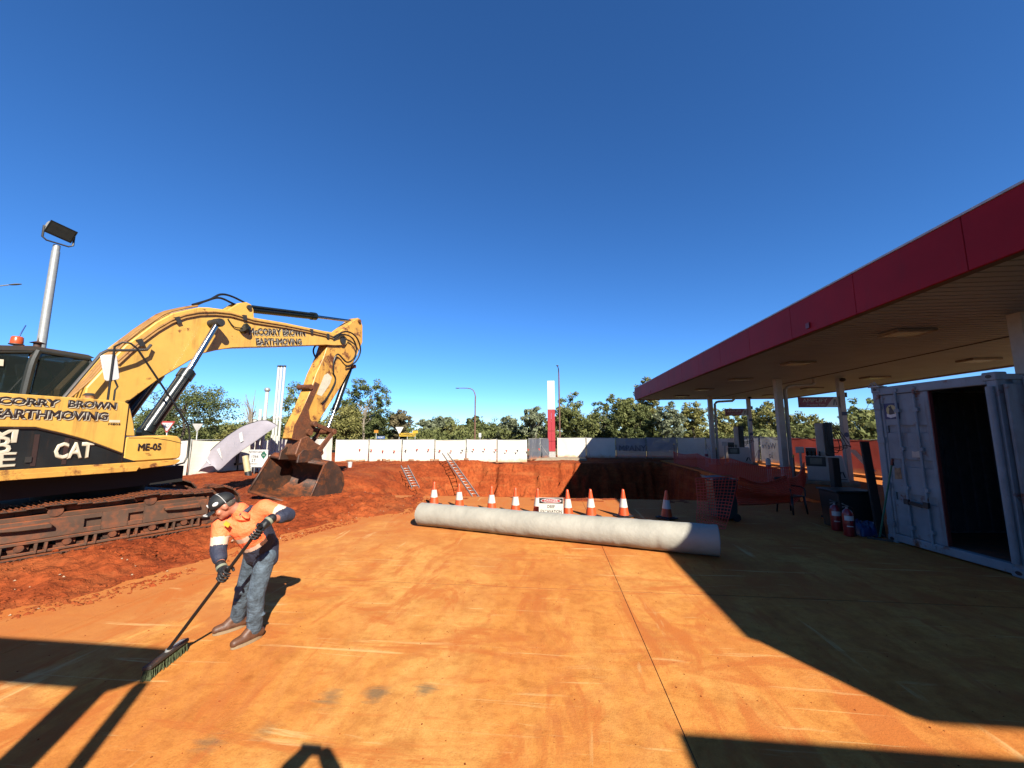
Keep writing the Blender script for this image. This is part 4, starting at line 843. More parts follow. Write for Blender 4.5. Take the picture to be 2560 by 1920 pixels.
# totem
p = gp(1192 * S_, 988 * S_); TX, TY = p.x, 31.0; tt = dp(1192 * S_, 823 * S_, 31).z; 
to = thing('totem_sign', 'tall narrow price totem, white above and red below, on a concrete plinth', 'sign', (TX, TY, 0))
b = MB(); b.bx((-.30, -.12, .0), (.30, .12, .55)); b.build('foot', mat('totem_pale', (.55, .52, .48), .5), to)
b = MB(); b.bx((-.29, -.16, 3.85), (.29, .16, tt)); b.build('white_panel', mat('totem_white', (.82, .80, .74), .4, var=.03, bump=0), to, .01)
zz = [.55, 1.35, 2.15, 3.85]
for a, c in zip(zz, zz[1:]):
    for x0, x1 in ((-.29, -.004), (.004, .29)):
        b = MB(); b.bx((x0, -.15, a + .01), (x1, .15, c - .01)); b.build('red_panel', mat('totem_red', (.52, .045, .055), .4, var=.05), to, .006)
b = MB(); b.bx((-4.2, -1.6, -.4), (2.6, .6, .10)); o = b.build('plinth', CONC, to, .03); 
fx_ = thing('site_floodlight', 'small black floodlight lying on the plinth left of the totem', 'floodlight', (TX - 1.1, TY - .9, .1))
b = MB(); b.box((0, 0, .25), (.75, .2, .38), (R(-25), 0, 0)); b.build('housing', CYLB, fx_, .02); b = MB(); b.tube([(-.35, .05, .02), (-.35, .05, .25), (-.3, .05, .3)], .02, 6); b.tube([(.35, .05, .02), (.35, .05, .25), (.3, .05, .3)], .02, 6); b.bx((-.4, -.1, 0), (.4, .15, .03)); b.build('stand', DARKST, fx_)
# far road signs
SGB = mat('sign_back_grey', (.55, .53, .48), .5, .2); SY = mat('sign_yellow', (.72, .45, .03), .5); SB = mat('sign_blue', (.07, .15, .36), .5); SR = mat('sign_red', (.45, .03, .03), .5); SW = mat('sign_white', (.80, .79, .75), .5); SO = mat('sign_orange', (.62, .27, .03), .5)
def post_sign(name, label, u, v, Y, shape, w_, h_, m, txt=None, tm=LETB, border=None):
    p = dp(u * S_, v * S_, Y); root = thing(name, label, 'road sign', (p.x, Y, 0)); b = MB(); b.cyl((0, 0, 0), (0, 0, p.z + h_ * .4), .035, 8); b.build('post', GALV, root)
    yaw = math.atan2(-p.x, Y) * .5
    M = Matrix.Translation((0, 0, p.z)) @ Matrix.Rotation(yaw * (1 if shape != 'rect' else .4), 4, 'Z')
    def plate(k, y0, y1, mm, n, par):
        b = MB(); b.M = M
        if shape == 'tri': b.prism([(-w_ / 2 * k, h_ / 2 * k), (w_ / 2 * k, h_ / 2 * k), (w_ * .04, -h_ / 2 * k), (-w_ * .04, -h_ / 2 * k)], y0, y1)
        else: b.bx((-w_ / 2 * k, y0, -h_ / 2 * k), (w_ / 2 * k, y1, h_ / 2 * k))
        return b.build(n, mm, par)
    f = plate(1, -.05, -.04, border or m, 'sign_face', root)
    if border: plate(.70, -.056, -.051, m, 'sign_centre', f)
    if txt:
        me = textmesh(txt, h_ * .85, bold=.02, ext=.001); xs_ = [q.co.x for q in me.vertices]; k = min(1, w_ * .92 / (max(xs_) - min(xs_))); me.transform(Matrix.Diagonal((k, 1, 1, 1))); me.transform(basis(Vector((0, -.058, 0)), (1, 0, 0), (0, 0, 1))); me.transform(M); me.materials.clear(); me.materials.append(tm); obj('lettering', me, f)
    return root, f, M
rt_, f_, M_ = post_sign('give_way_sign', 'red bordered triangular roundabout sign right of the excavator tool box', 362, 922, 20, 'tri', .72, .64, SW, border=SR)
b = MB(); b.M = M_ @ Matrix.Translation((0, -.06, .07)); 
for k in range(3):
    a = k * 2.094; b.tube([(.10 * math.cos(a + t), 0, .10 * math.sin(a + t)) for t in (0, .5, 1.0, 1.5)], .014, 5)
b.build('symbol', LETB, f_)
post_sign('give_way_sign', 'grey back of a triangular sign on a post right of the boom rail', 427, 924, 24, 'tri', .62, .55, SGB)
post_sign('give_way_sign', 'white back of a triangular sign left of the yellow street sign', 863, 930, 40, 'tri', .85, .75, SW)
post_sign('street_name_sign', 'yellow street name sign reading FLOWERDALE above the white fence', 880, 939, 40, 'rect', 1.75, .36, SY, 'FLOWERDALE')
post_sign('street_name_sign', 'small blue sign above the white fence', 823, 945, 40, 'rect', .85, .28, SB, 'PORT', SW)
post_sign('road_marker_sign', 'small orange sign on a pale post left of the blue sign', 813, 932, 40, 'rect', .45, .3, SO)
post_sign('road_marker_sign', 'small yellow board on a post above the long yellow street sign', 897, 933, 42, 'rect', .6, .3, SY)
post_sign('road_marker_sign', 'small yellow board left of the excavator stick', 632, 932, 30, 'rect', .5, .2, SY)
post_sign('road_marker_sign', 'slim white road marker right of the curved street lamp', 1037, 940, 46, 'rect', .3, .5, SW)
# green plant building beyond the pumps
gb = thing('green_cabin', 'dark green cabin with small windows beyond the banner fence', 'cabin', (20.5, 20.2, 0))
b = MB(); b.bx((-1.2, -1.5, 0), (4, 1.5, 2.75)); b.build('wall', mat('cabin_green', (.035, .06, .035), .6), gb, .02)
for y, z in ((-.9, 2.35), (-.4, 2.35), (.3, 1.75)):
    b = MB(); b.bx((-1.24, y, z), (-1.19, y + .28, z + .22)); b.build('window', mat('cabin_window', (.12, .14, .12), .3), gb)
# ================================================================== SITE OBJECTS
def S2(u, v): return (u * S_, v * S_)
# ---- big pale roll of liner on the slab
rl = thing('liner_roll', 'long thick roll of pale grey liner lying across the orange slab', 'roll')
A, B = Vector((-2.93, 8.62, .245)), Vector((2.72, 6.99, .262)); d = (B - A); Ln = d.length; d.normalize(); sd = Vector((d.y, -d.x, 0))
LIN = mat('liner_pale', (.50, .47, .385), .55, var=.12, vs=2.2, bump=.5, bs=9, bd=.02, dust=.12, dustcol=(.5, .22, .09))
b = MB(); NU, NV = 70, 40
def rollp(u, v):
    t = 2 * math.pi * v; r = .238 + .010 * u + .006 * fbm(u * 22, math.cos(t) * 1.3, math.sin(t) * 1.3, 3) + .004 * math.sin(t * 1 + u * 6) - .010 * max(0, fbm(u * 34, math.cos(t) * .7, math.sin(t) * .7 + 5, 2)) ** 2
    return tuple(A + d * (Ln * u) + (sd * math.cos(t) + Vector((0, 0, 1)) * math.sin(t)) * r)
NU = 170; b.grid(rollp, NU, NV)
b.build('wound_sheet', LIN, rl)
b = MB()
for e, s in ((A, -1), (B, 1)):
    for k in range(9):
        r = .232 - k * .022; pts = [e + d * s * (.004 - .012 * (k % 2)) + (sd * math.cos(t) + Vector((0, 0, 1)) * math.sin(t)) * (r - .022 * t / 6.28) for t in [i * 6.283 / 26 for i in range(27)]]; b.tube(pts, .0105, 4)
    b.cyl(e - d * s * .05, e - d * s * .03, .225, 24)
b.build('end_coil', mat('coil_grey', (.34, .33, .30), .6, dust=.3), rl)
# ---- traffic cones
CO = mat('cone_orange', (.85, .105, .02), .45, var=.12, vs=4, dust=.12); CWH = mat('cone_band', (.80, .77, .68), .4, var=.06, dust=.1)
def make_cone(label):
    r = thing('traffic_cone', label, 'traffic cone', group='row of traffic cones along the pit edge'); h_ = .66
    b = MB(); b.box((0, 0, .018), (.37, .37, .036)); b.box((0, 0, .045), (.28, .28, .02)); b.build('base', BLACK, r, .012)
    pr = lambda z: .130 - .103 * (z - .05) / (h_ - .05)
    b = MB(); b.lathe([(pr(.05), .05), (pr(.235), .235), (pr(.44), .44), (pr(.6), .6), (pr(.65), .65), (.018, h_), (.012, h_ - .01)], n=20); b.build('body', CO, r)
    b = MB(); b.lathe([(pr(.236) + .003, .236), (pr(.34) + .003, .34), (pr(.439) + .003, .439)], n=20); b.build('reflective_collar', CWH, r); return r
cl = ['traffic cone at the left end of the row, behind the left part of the roll', 'second traffic cone from the left, with a dark scuff on its band', 'third traffic cone from the left end of the row', 'fourth traffic cone from the left, nearest left of the hidden one by the danger sign', 'traffic cone half hidden by the left edge of the danger sign', 'traffic cone at the right edge of the danger sign', 'second traffic cone right of the danger sign, fully in sun', 'traffic cone standing on the edge of the canopy shadow', 'traffic cone alone in the canopy shade at the right end of the row']
cp = [(-3.35, 10.91), (-2.54, 10.6), (-1.59, 10.2), (-.95, 9.98), (-.38, 9.93), (.36, 9.76), (.92, 9.9), (1.71, 9.97), (2.70, 9.88)]
c0 = make_cone(cl[0]); c0.location = (*cp[0], 0)
for i in range(1, 9):
    c = dup(c0, (*cp[i], .0), rnd.uniform(0, 1.5), cl[i]); c.rotation_euler = (rnd.uniform(-.03, .03), rnd.uniform(-.03, .03), rnd.uniform(0, 1.5))
# ---- danger sign
p = dp(1378, 1294, 9.45); ds = thing('danger_sign', 'white DANGER DEEP EXCAVATION board propped between two cones behind the roll', 'sign', (p.x, 9.45, 0)); ds.scale = (.93, 1, .93); 
b = MB(); b.bx((-.31, 0, .12), (.31, .012, .545)); bd = b.build('board', mat('board_white', (.80, .77, .66), .5, var=.06, dust=.1), ds)
b = MB(); b.bx((-.30, -.003, .405), (.30, -.0005, .535)); b.build('black_band', LETB, bd)
b = MB(); b.prism([(.262 * math.cos(t) , .47 + .055 * math.sin(t)) for t in [k * 6.2832 / 32 for k in range(32)]], -.005, -.0032); b.build('white_oval', SW, bd)
b = MB(); b.prism([(.245 * math.cos(t) , .47 + .044 * math.sin(t)) for t in [k * 6.2832 / 32 for k in range(32)]], -.0066, -.0052); b.build('red_oval', SR, bd)
text('lettering', 'DANGER', .085, SW, (0, -.0085, .47), (1, 0, 0), (0, 0, 1), bd, bold=.01, ext=.0008)
for s, z in (('DEEP', .325), ('EXCAVATION', .205)): text('lettering', s, .105, LETB, (0, -.003, z), (1, 0, 0), (0, 0, 1), bd, bold=.008, ext=.0008, sx=.82)
b = MB()
for x in (-.25, .25): b.cyl((x, .02, .5), (x * 1.05, .20, 0), .008, 6); b.cyl((x, .015, .5), (x * 1.05, .0, 0), .008, 6)
b.build('stand', DARKST, ds)
# ---- ladders
ALU = mat('ladder_aluminium', (.62, .60, .55), .4, .5, dust=.25)
def ladder(label, T, Bm, ext, wd=.36, off=0):
    T, Bm = Vector(T), Vector(Bm); Bm = T + (Bm - T) * ext; L_ = (T - Bm).length; u = (T - Bm).normalized(); s = Vector((u.y, -u.x, 0)).normalized(); 
    if s.x < 0: s = -s
    r = thing('ladder', label, 'ladder', Bm, 0, 'ladders in the pit'); n = s.cross(u)
    for k in (-1, 1):
        b = MB(); a = s * wd / 2 * k; c = [a + s * .016 + n * .045, a - s * .016 + n * .045, a - s * .016 - n * .045, a + s * .016 - n * .045]
        b.add(c + [q + u * L_ for q in c], [(0, 1, 2, 3), (7, 6, 5, 4), (0, 4, 5, 1), (1, 5, 6, 2), (2, 6, 7, 3), (3, 7, 4, 0)]); b.build('rail', ALU, r)
    for i in range(int(L_ / .3)):
        b = MB(); q = u * (.2 + .3 * i); b.cyl(q - s * wd / 2, q + s * wd / 2, .018, 8); b.build('rung', ALU, r)
    return r
ladder('long aluminium ladder standing above the pit rim against the far wall', dp(1112, 1133, 24.2), dp(1186, 1238, 21.0), 1.6)
ladder('short aluminium ladder lower on the left slope of the pit', dp(1011, 1165, 20.6), dp(1038, 1218, 18.6), 1.02)
# ---- shipping container, door end facing the slab
ct = thing('shipping_container', 'worn grey blue shipping container with its right door standing open', 'container', (6.36, 8.35, 0), math.atan2(-.994, .109))
CBL = mat('container_grey_blue', (.28, .36, .41), .6, var=.2, vs=2.5, dust=.12, rust=.14, streak=.5, streakcol=(.12, .07, .05)); W, Hc, Dp = 1.98, 2.93, 5.9
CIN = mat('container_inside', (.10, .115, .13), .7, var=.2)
b = MB(); b.bx((0, 0, .0), (.13, .14, Hc)); b.bx((W - .13, 0, 0), (W, .14, Hc)); b.bx((.13, 0, Hc - .16), (W - .13, .12, Hc - .01)); b.bx((.13, 0, .03), (W - .13, .12, .17)); b.bx((0, Dp - .12, 0), (.12, Dp, Hc)); b.bx((W - .12, Dp - .12, 0), (W, Dp, Hc))
for x in (0, W - .08): b.bx((x, .14, .02), (x + .08, Dp - .12, .17)); b.bx((x, .14, Hc - .1), (x + .08, Dp - .12, Hc - .01))
b.build('frame', CBL, ct, .01)
for x in (-.01, W - .17):
    for z in (-.0, Hc - .11):
        b = MB(); b.bx((x, -.012, z), (x + .18, .17, z + .13)); q = b.build('corner_casting', CBL, ct, .012); b = MB(); b.prism([(x + .09 + .04 * math.cos(t), z + .065 + .028 * math.sin(t)) for t in [k * .6283 for k in range(10)]], -.016, -.0125); b.build('casting_hole', LETB, q)
for x0, sgn in ((.02, 1), (W - .05, -1)):
    b = MB(); n = 46
    pr = []
    for i in range(n):
        y0 = .14 + (Dp - .26) * i / n; w_ = (Dp - .26) / n; o_ = .035 * (i % 2); pr += [(x0 + o_, y0), (x0 + o_, y0 + w_ * .98)]
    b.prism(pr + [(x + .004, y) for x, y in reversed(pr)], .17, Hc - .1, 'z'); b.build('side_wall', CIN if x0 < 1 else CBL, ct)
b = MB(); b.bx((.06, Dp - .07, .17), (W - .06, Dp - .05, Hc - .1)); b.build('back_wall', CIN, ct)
b = MB(); b.bx((.08, .12, Hc - .07), (W - .08, Dp - .1, Hc - .04)); b.build('roof', CBL, ct)
b = MB(); b.bx((.08, .12, .13), (W - .08, Dp - .1, .168)); b.build('floor', mat('ply_floor', (.10, .06, .035), .8, dust=.4), ct)
dl = MB(); x0, x1 = .135, .985
zr = [(.18, .80), (.94, 1.42), (1.56, 2.04), (2.18, Hc - .17)]
for a, c in zr: dl.bx((x0, .03, a), (x1, .06, c))
for a, c in ((.80, .94), (1.42, 1.56), (2.04, 2.18)): dl.bx((x0 + .07, .062, a), (x1 - .07, .075, c)); dl.bx((x0, .03, a), (x0 + .07, .06, c)); dl.bx((x1 - .07, .03, a), (x1, .06, c))
dl.bx((x0, .018, .18), (x0 + .05, .03, Hc - .17)); dl.bx((x1 - .05, .018, .18), (x1, .03, Hc - .17)); door = dl.build('door', CBL, ct, .006)
b = MB(); b.bx((x1 + .002, .03, .18), (x1 + .022, .09, Hc - .17)); b.build('door_seal', mat('seal_red_brown', (.17, .03, .025), .6), door)
for x in (.46, .79):
    b = MB(); b.cyl((x, -.005, .10), (x, -.005, Hc - .06), .02, 10)
    for z in (.11, .35, 1.05, 1.75, 2.45, Hc - .1): b.bx((x - .045, -.02, z - .03), (x + .045, .03, z + .03))
    br = b.build('locking_bar', CBL, door); b = MB(); b.box((x - .12 if x > .6 else x + .1, -.03, .78), (.30, .025, .045), (0, .12, 0)); b.box((x, -.03, .80), (.08, .04, .09)); b.build('handle', DARKST, br)
for z in (.35, 1.05, 1.9, 2.55):
    b = MB(); b.bx((.02, -.02, z - .05), (.16, .03, z + .05)); b.build('hinge', CBL, door)
# right-hand leaf folded back along the side
b = MB(); b.bx((W + .03, .05, .18), (W + .07, .90, Hc - .17)); od = b.build('door', CBL, ct, .006); b = MB()
for y in (.3, .65): b.cyl((W + .095, y, .1), (W + .095, y, Hc - .06), .02, 10)
b.build('locking_bar', CBL, od); b = MB(); b.cyl((W - .065, -.04, .2), (W - .065, -.04, Hc - .2), .045, 12); b.build('hinge_tube', CBL, ct)
# emblem: dark blue square, pale disc, seated dark wolf on a white block
EB = mat('emblem_blue', (.018, .03, .14), .5); EY = mat('emblem_pale_yellow', (.62, .55, .22), .5)
b = MB(); b.bx((.19, .022, 2.30), (.47, .0295, 2.60)); em = b.build('emblem', EB, door); ex_, ez_ = .33, 2.465
b = MB(); b.prism([(ex_ + .098 * math.cos(t), ez_ + .105 * math.sin(t)) for t in [k * 6.2832 / 28 for k in range(28)]], .019, .0215); b.build('disc', EY, em)
b = MB(); b.prism([(ex_ - .05, ez_ - .08), (ex_ + .06, ez_ - .08), (ex_ + .055, ez_ - .03), (ex_ + .01, ez_ + .045), (ex_ + .0, ez_ + .095), (ex_ - .02, ez_ + .065), (ex_ - .055, ez_ + .075), (ex_ - .03, ez_ + .03), (ex_ - .045, ez_ - .02)], .016, .0185); b.build('wolf', LETB, em)
b = MB(); b.prism([(ex_ - .09, ez_ - .06), (ex_ - .02, ez_ - .085), (ex_ + .10, ez_ - .06), (ex_ + .10, ez_ - .115), (ex_ - .02, ez_ - .145), (ex_ - .09, ez_ - .115)], .013, .0155); b.build('block', SW, em)
for (xa, za, xb_, zb_, m) in ((.60, 1.60, .74, 1.72, SGB), (.24, 1.18, .37, 1.40, mat('torn_label', (.42, .27, .14), .7, var=.4, vs=14))):
    b = MB(); b.prism([(xa, za), (xb_, za + .01), (xb_ - .01, zb_), (xa + .06, zb_ - .02), (xa + .01, zb_)], .024, .0297); b.build('torn_sticker', m, door)
b = MB(); b.tube([(.0, -.05, Hc + .02), (.06, -.04, Hc + .09), (.1, -.02, Hc + .01)], .012, 6); b.tube([(.08, -.05, Hc + .02), (.12, -.04, Hc + .10), (.16, -.02, Hc + .01)], .012, 6); b.bx((-.02, -.05, Hc + .0), (.2, .06, Hc + .025)); b.build('twist_lock', GALV, ct)
# tyre inside the opening
ty = thing('tyre', 'black tyre leaning inside the open container with a yellow scrawl', 'tyre', (6.36 + .109 * 1.15 + .994 * 1.3, 8.35 - .994 * 1.15 + .109 * 1.3, .17))
b = MB(); b.lathe([(.20, -.09), (.27, -.10), (.33, -.07), (.35, 0), (.33, .07), (.27, .10), (.20, .09), (.20, -.09)], n=28); o = b.build('tread', BLACK, ty); o.rotation_euler = (R(80), 0, R(-75)); o.location = (0, 0, .35)
b = MB(); b.lathe([(.05, -.05), (.20, -.06), (.20, .06), (.05, .05)], n=24); o = b.build('rim', BLACK, ty); o.rotation_euler = (R(80), 0, R(-75)); o.location = (0, 0, .35)
# ---- rake leaning on the container
tp = dp(2232, 1148, 7.98); bt_ = gp(2198, 1350); rk = thing('floor_scraper', 'green handled floor scraper leaning on the container door', 'scraper', bt_)
tp = Vector((6.33, 8.02, dp(2232, 1148, 8.02).z)); v = tp - bt_
b = MB(); b.cyl(v * .04, v * .93, .016, 10); b.build('handle', mat('handle_green', (.03, .20, .13), .4, var=.15), rk); b = MB(); b.cyl(v * .93, v, .021, 10); b.build('grip', mat('grip_brick', (.22, .05, .03), .6), rk)
b = MB(); b.box((0, -.02, .02), (.36, .03, .045), (0, 0, R(-40))); b.cyl(v * .09, (.10, -.10, .03), .007, 6); b.cyl(v * .09, (-.10, .06, .03), .007, 6); b.build('blade', DARKST, rk)
# ---- fire extinguishers
ER = mat('extinguisher_red', (.36, .012, .018), .3, var=.06, coat=.4)
def extinguisher(label, loc, rz):
    r = thing('fire_extinguisher', label, 'fire extinguisher', loc, rz, 'pair of extinguishers'); b = MB(); b.lathe([(.075, 0), (.088, .01), (.09, .03), (.09, .42), (.075, .48), (.04, .515), (.03, .53)], n=20); b.build('cylinder', ER, r)
    b = MB(); b.cyl((0, 0, .52), (0, 0, .57), .022, 10); b.box((-.03, 0, .60), (.16, .02, .014), (0, .35, 0)); b.box((-.04, 0, .57), (.14, .02, .012), (0, -.1, 0)); b.build('valve', GALV, r)
    b = MB(); b.tube([(.02, 0, .55), (.08, -.02, .56), (.125, -.02, .48), (.12, -.03, .2), (.11, -.03, .05)], .013, 8, 5); b.cone((.11, -.03, .1), (.105, -.03, 0), .014, .03, 10); b.build('hose', HOSE, r)
    b = MB(); b.lathe([(.0925, .31), (.0925, .40)], n=20); b.f = [f for f in b.f if len(f) == 4]; b.f = b.f[10:17]; b.mi = b.mi[:7]; b.sm = b.sm[:7]; b.build('label_plate', SW, r)
    b = MB(); b.lathe([(.0922, .19), (.0922, .21)], n=20); b.f = [f for f in b.f if len(f) == 4][11:15]; b.mi = b.mi[:4]; b.sm = b.sm[:4]; b.build('band', SW, r); return r
extinguisher('left red fire extinguisher of the pair beside the container', gp(2092, 1326), R(20)); extinguisher('right red fire extinguisher of the pair beside the container', gp(2124, 1340), R(20))
# ---- clutter beside the container
dk = mat('dark_timber', (.03, .022, .016), .8, var=.3)
bd_ = thing('timber_board', 'dark upright board leaning at the container corner', 'board', (6.42, 8.62, 0)); b = MB(); b.box((0, .06, .93), (.16, .05, 1.86), (R(-5), 0, 0)); b.build('plank', dk, bd_, .008)
b2 = thing('timber_post', 'dark square post standing behind the extinguishers', 'post', (6.75, 10.2, 0)); b = MB(); b.box((0, 0, .72), (.16, .16, 1.44)); b.build('post', dk, b2, .01); b = MB(); b.box((0, 0, .02), (.5, .5, .04)); b.build('foot', dk, b2)
bx_ = thing('plastic_crate_bin', 'black green plastic bin against the container behind the extinguishers', 'bin', (6.35, 9.35, 0)); b = MB(); b.prism([(-.30, 0), (.30, 0), (.36, .78), (-.36, .78)], -.3, .3); b.build('body', mat('bin_black_green', (.012, .02, .018), .5), bx_, .02); b = MB(); b.bx((-.39, -.33, .78), (.39, .33, .82)); b.build('rim', MATS['bin_black_green'], bx_, .01)
tb_ = thing('blue_tarp', 'crumpled blue plastic sheet on the ground beside the extinguishers', 'tarp', (6.27, 8.78, 0)); b = MB(); b.grid(lambda u, v: ((u - .5) * .42, (v - .5) * .4, .01 + .26 * (math.sin(math.pi * u) * math.sin(math.pi * v)) ** .4 * (1 + .5 * fbm(u * 3, v * 3, 3, 3)) + .035 * fbm(u * 11, v * 11, 1, 3) * math.sin(math.pi * u)), 22, 22); o = b.build('sheet', mat('tarp_blue', (.015, .04, .15), .4, var=.3), tb_)
ch = thing('plastic_chair', 'black plastic chair at the end of the orange mesh', 'chair', (6.1, 10.9, 0), R(-70)); cm = mat('chair_black', (.014, .015, .018), .45)
b = MB(); b.box((0, 0, .43), (.44, .44, .03)); b.build('seat', cm, ch, .012)
b = MB(); 
for k in range(5): b.box((-.22, -.16 + k * .08, .64), (.02, .045, .38), (0, -.15, 0))
b.box((-.25, 0, .84), (.03, .42, .07), (0, -.15, 0)); b.build('backrest', cm, ch, .006)
for x in (-.19, .19):
    for y in (-.19, .19): b = MB(); b.cone((x, y, .43), (x * 1.2, y * 1.2, 0), .028, .02, 8); b.build('leg', cm, ch)
for y in (-.23, .23): b = MB(); b.tube([(-.22, y, .66), (.1, y, .66), (.2, y, .62), (.21, y, .43)], .018, 8); b.build('armrest', cm, ch)
# ---- bin under the draped mesh
wb = thing('wheelie_bin', 'dark green bin under the draped orange mesh', 'bin', (4.02, 9.95, 0)); b = MB(); b.prism([(-.22, .05), (.22, .05), (.28, .92), (-.28, .92)], -.26, .26); b.build('body', mat('bin_green', (.012, .03, .026), .5), wb, .02); b = MB(); b.prism([(-.30, .92), (.30, .92), (.30, .95), (.0, 1.0), (-.30, .97)], -.30, .30); b.build('lid', mat('bin_lid_blue_grey', (.05, .07, .09), .5), wb, .01)
for y in (-.24, .24): b = MB(); b.cyl((.2, y - .025, .09), (.2, y + .025, .09), .09, 14); b.build('wheel', BLACK, wb)
# ---- orange barrier mesh
NET = mat('net_orange', (.75, .07, .025), .5, var=.1, bump=0)
def net(label, fn, nu, nv, r=.006, diag=False, loc=(0, 0, 0)):
    root = thing('barrier_mesh', label, 'barrier mesh', loc, 0, 'orange barrier mesh'); b = MB(); lo = Vector(loc)
    for j in range(nv + 1): b.tube([Vector(fn(i / nu, j / nv)) - lo for i in range(nu + 1)], r * (1.6 if j in (0, nv) else 1), 3)
    c = MB()
    for i in range(nu + 1): c.tube([Vector(fn(i / nu, j / nv)) - lo for j in range(nv + 1)], r * .8, 3)
    b.build('strand', NET, root); c.build('cross_strand', NET, root); return root
q = [dp(1740, 1196, 9.62), dp(1842, 1192, 9.55), gp(1742, 1308, .02), gp(1812, 1322, .02)]
def drape(u, v):
    t = q[2].lerp(q[3], u); s = q[0].lerp(q[1], u); p = t.lerp(s, v); return p + Vector((0, -.10 * math.sin(math.pi * v) * (.5 + .5 * math.sin(u * 7)), 0)) + Vector((.03, .03, 0)) * fbm(u * 3, v * 3, 2, 2)
net('orange mesh draped over the front of the green bin', drape, 12, 16, .010)
q2 = dp(1842, 1192, 9.55)
def band(u, v, a=q2, e=Vector((6.0, 10.75, .92)), hh=.62):
    p = a.lerp(e, u); sag = .16 * math.sin(math.pi * u); z = p.z - sag - hh * (1 - v) * (1 - .2 * math.sin(math.pi * u)); return (p.x, p.y + .10 * math.sin(v * 5 + u * 3), max(.03, z + .02 * math.sin(v * 9)))
net('slack orange mesh strung from the green bin to the black chair', band, 46, 15, .013)
def band2(u, v):
    a, e = Vector((8.15, 14.4, 1.05)), Vector((8.25, 27.5, 1.0)); p = a.lerp(e, u); return (p.x + .08 * math.sin(u * 11), p.y, p.z - .18 - .16 * abs(math.sin(u * 9)) - .72 * (1 - v))
net('orange mesh along the right rim of the pit towards the far post', band2, 90, 14, .015)
def band3(u, v):
    a, e = Vector((6.0, 10.75, 1.0)), Vector((9.3, 15.6, 1.05)); p = a.lerp(e, u); return (p.x, p.y, p.z - .12 - .18 * math.sin(math.pi * u) - .65 * (1 - v))
net('orange mesh running from the chair to the nearer pump', band3, 50, 15, .017)
b = None
for i, (x, y) in enumerate(((8.2, 14.3), (8.2, 20.6), (8.2, 27.4))):
    r = thing('barrier_post', ('star picket holding the mesh nearest the pumps', 'star picket holding the mesh midway along the pit', 'star picket holding the mesh by the far canopy post')[i], 'post', (x, y, 0), 0, 'pickets for the mesh'); b = MB(); b.bx((-.02, -.004, 0), (.02, .004, 1.25)); b.bx((-.004, .004, 0), (.004, .024, 1.25)); b.build('picket', DARKST, r); b = MB(); b.lathe([(.03, 1.2), (.03, 1.27), (.015, 1.29)], n=10); b.build('safety_cap', SY, r)
# ---- fuel pumps
PWH = mat('pump_white', (.62, .61, .57), .35, var=.06, dust=.12); PBK = mat('pump_black', (.012, .013, .014), .35); PRD = mat('pump_red', (.30, .02, .05), .4)
def pump(label, loc, rz):
    r = thing('fuel_pump', label, 'fuel pump', loc, rz, 'fuel pumps under the canopy')
    b = MB(); b.bx((-.95, -.55, 0), (.95, .55, .14)); b.build('island', CONC, r, .02)
    b = MB(); b.prism([(-.62, .14), (.66, .14), (.52, 1.12), (-.62, 1.12)], -.28, .28); bd = b.build('cabinet', PWH, r, .02)
    b = MB(); b.bx((-.64, -.295, .70), (.0, -.282, 1.08)); b.build('side_screen', PBK, bd); b = MB(); b.bx((-.5, -.302, .78), (-.12, -.296, 1.02)); b.build('display', mat('display_grey', (.20, .22, .20), .15), bd)
    b = MB(); b.prism([(.30, .30), (.38, .30), (.46, .52), (.40, .52)], -.292, -.282); b.prism([(.52, .30), (.56, .30), (.50, .52), (.46, .52)], -.292, -.282); b.bx((.26, -.29, .22), (.60, -.282, .245)); b.build('logo', PBK, bd)
    b = MB(); b.bx((-.25, -.2, 1.122), (.02, .2, 2.42)); b.build('tower', PWH, r, .015); b = MB(); b.bx((.022, -.21, 1.122), (.30, .21, 2.44)); t = b.build('hose_tower', PBK, r, .015)
    b = MB(); b.bx((-.62, -.2, 1.122), (-.27, .2, 1.42)); b.build('terminal', PBK, r, .01); b = MB(); b.bx((-.95, -.18, 1.2), (-.66, .0, 1.45)); b.bx((-.84, -.1, .14), (-.76, -.04, 1.2)); b.build('card_reader', PWH, r, .01)
    for k in range(4):
        y = -.24 + k * .02; x = .05 + k * .06; b = MB(); b.tube([(x, -.215, 2.4), (x, -.24, 2.2), (x + .02, -.25, 1.5), (x + .3 + .05 * k, -.26, 1.25 + .1 * k), (x + .42 + .05 * k, -.2, 1.5), (x + .3, -.1, 2.1), (x + .05, -.05, 2.47)], .014, 6, 5); b.build('hose', HOSE, r)
        b = MB(); b.box((-.56 + k * .13, -.26, 1.18), (.05, .08, .22), (.4, 0, 0)); b.build('nozzle', PBK, r)
    return r
P2_ = gp(2058, 1212); pump('nearer white fuel pump with hose tower beside the larger hanging sign', (10.95, 17.0, 0), R(-32)); pump('farther white fuel pump with hose tower beside the smaller hanging sign', (11.75, 26.0, 0), R(-24))
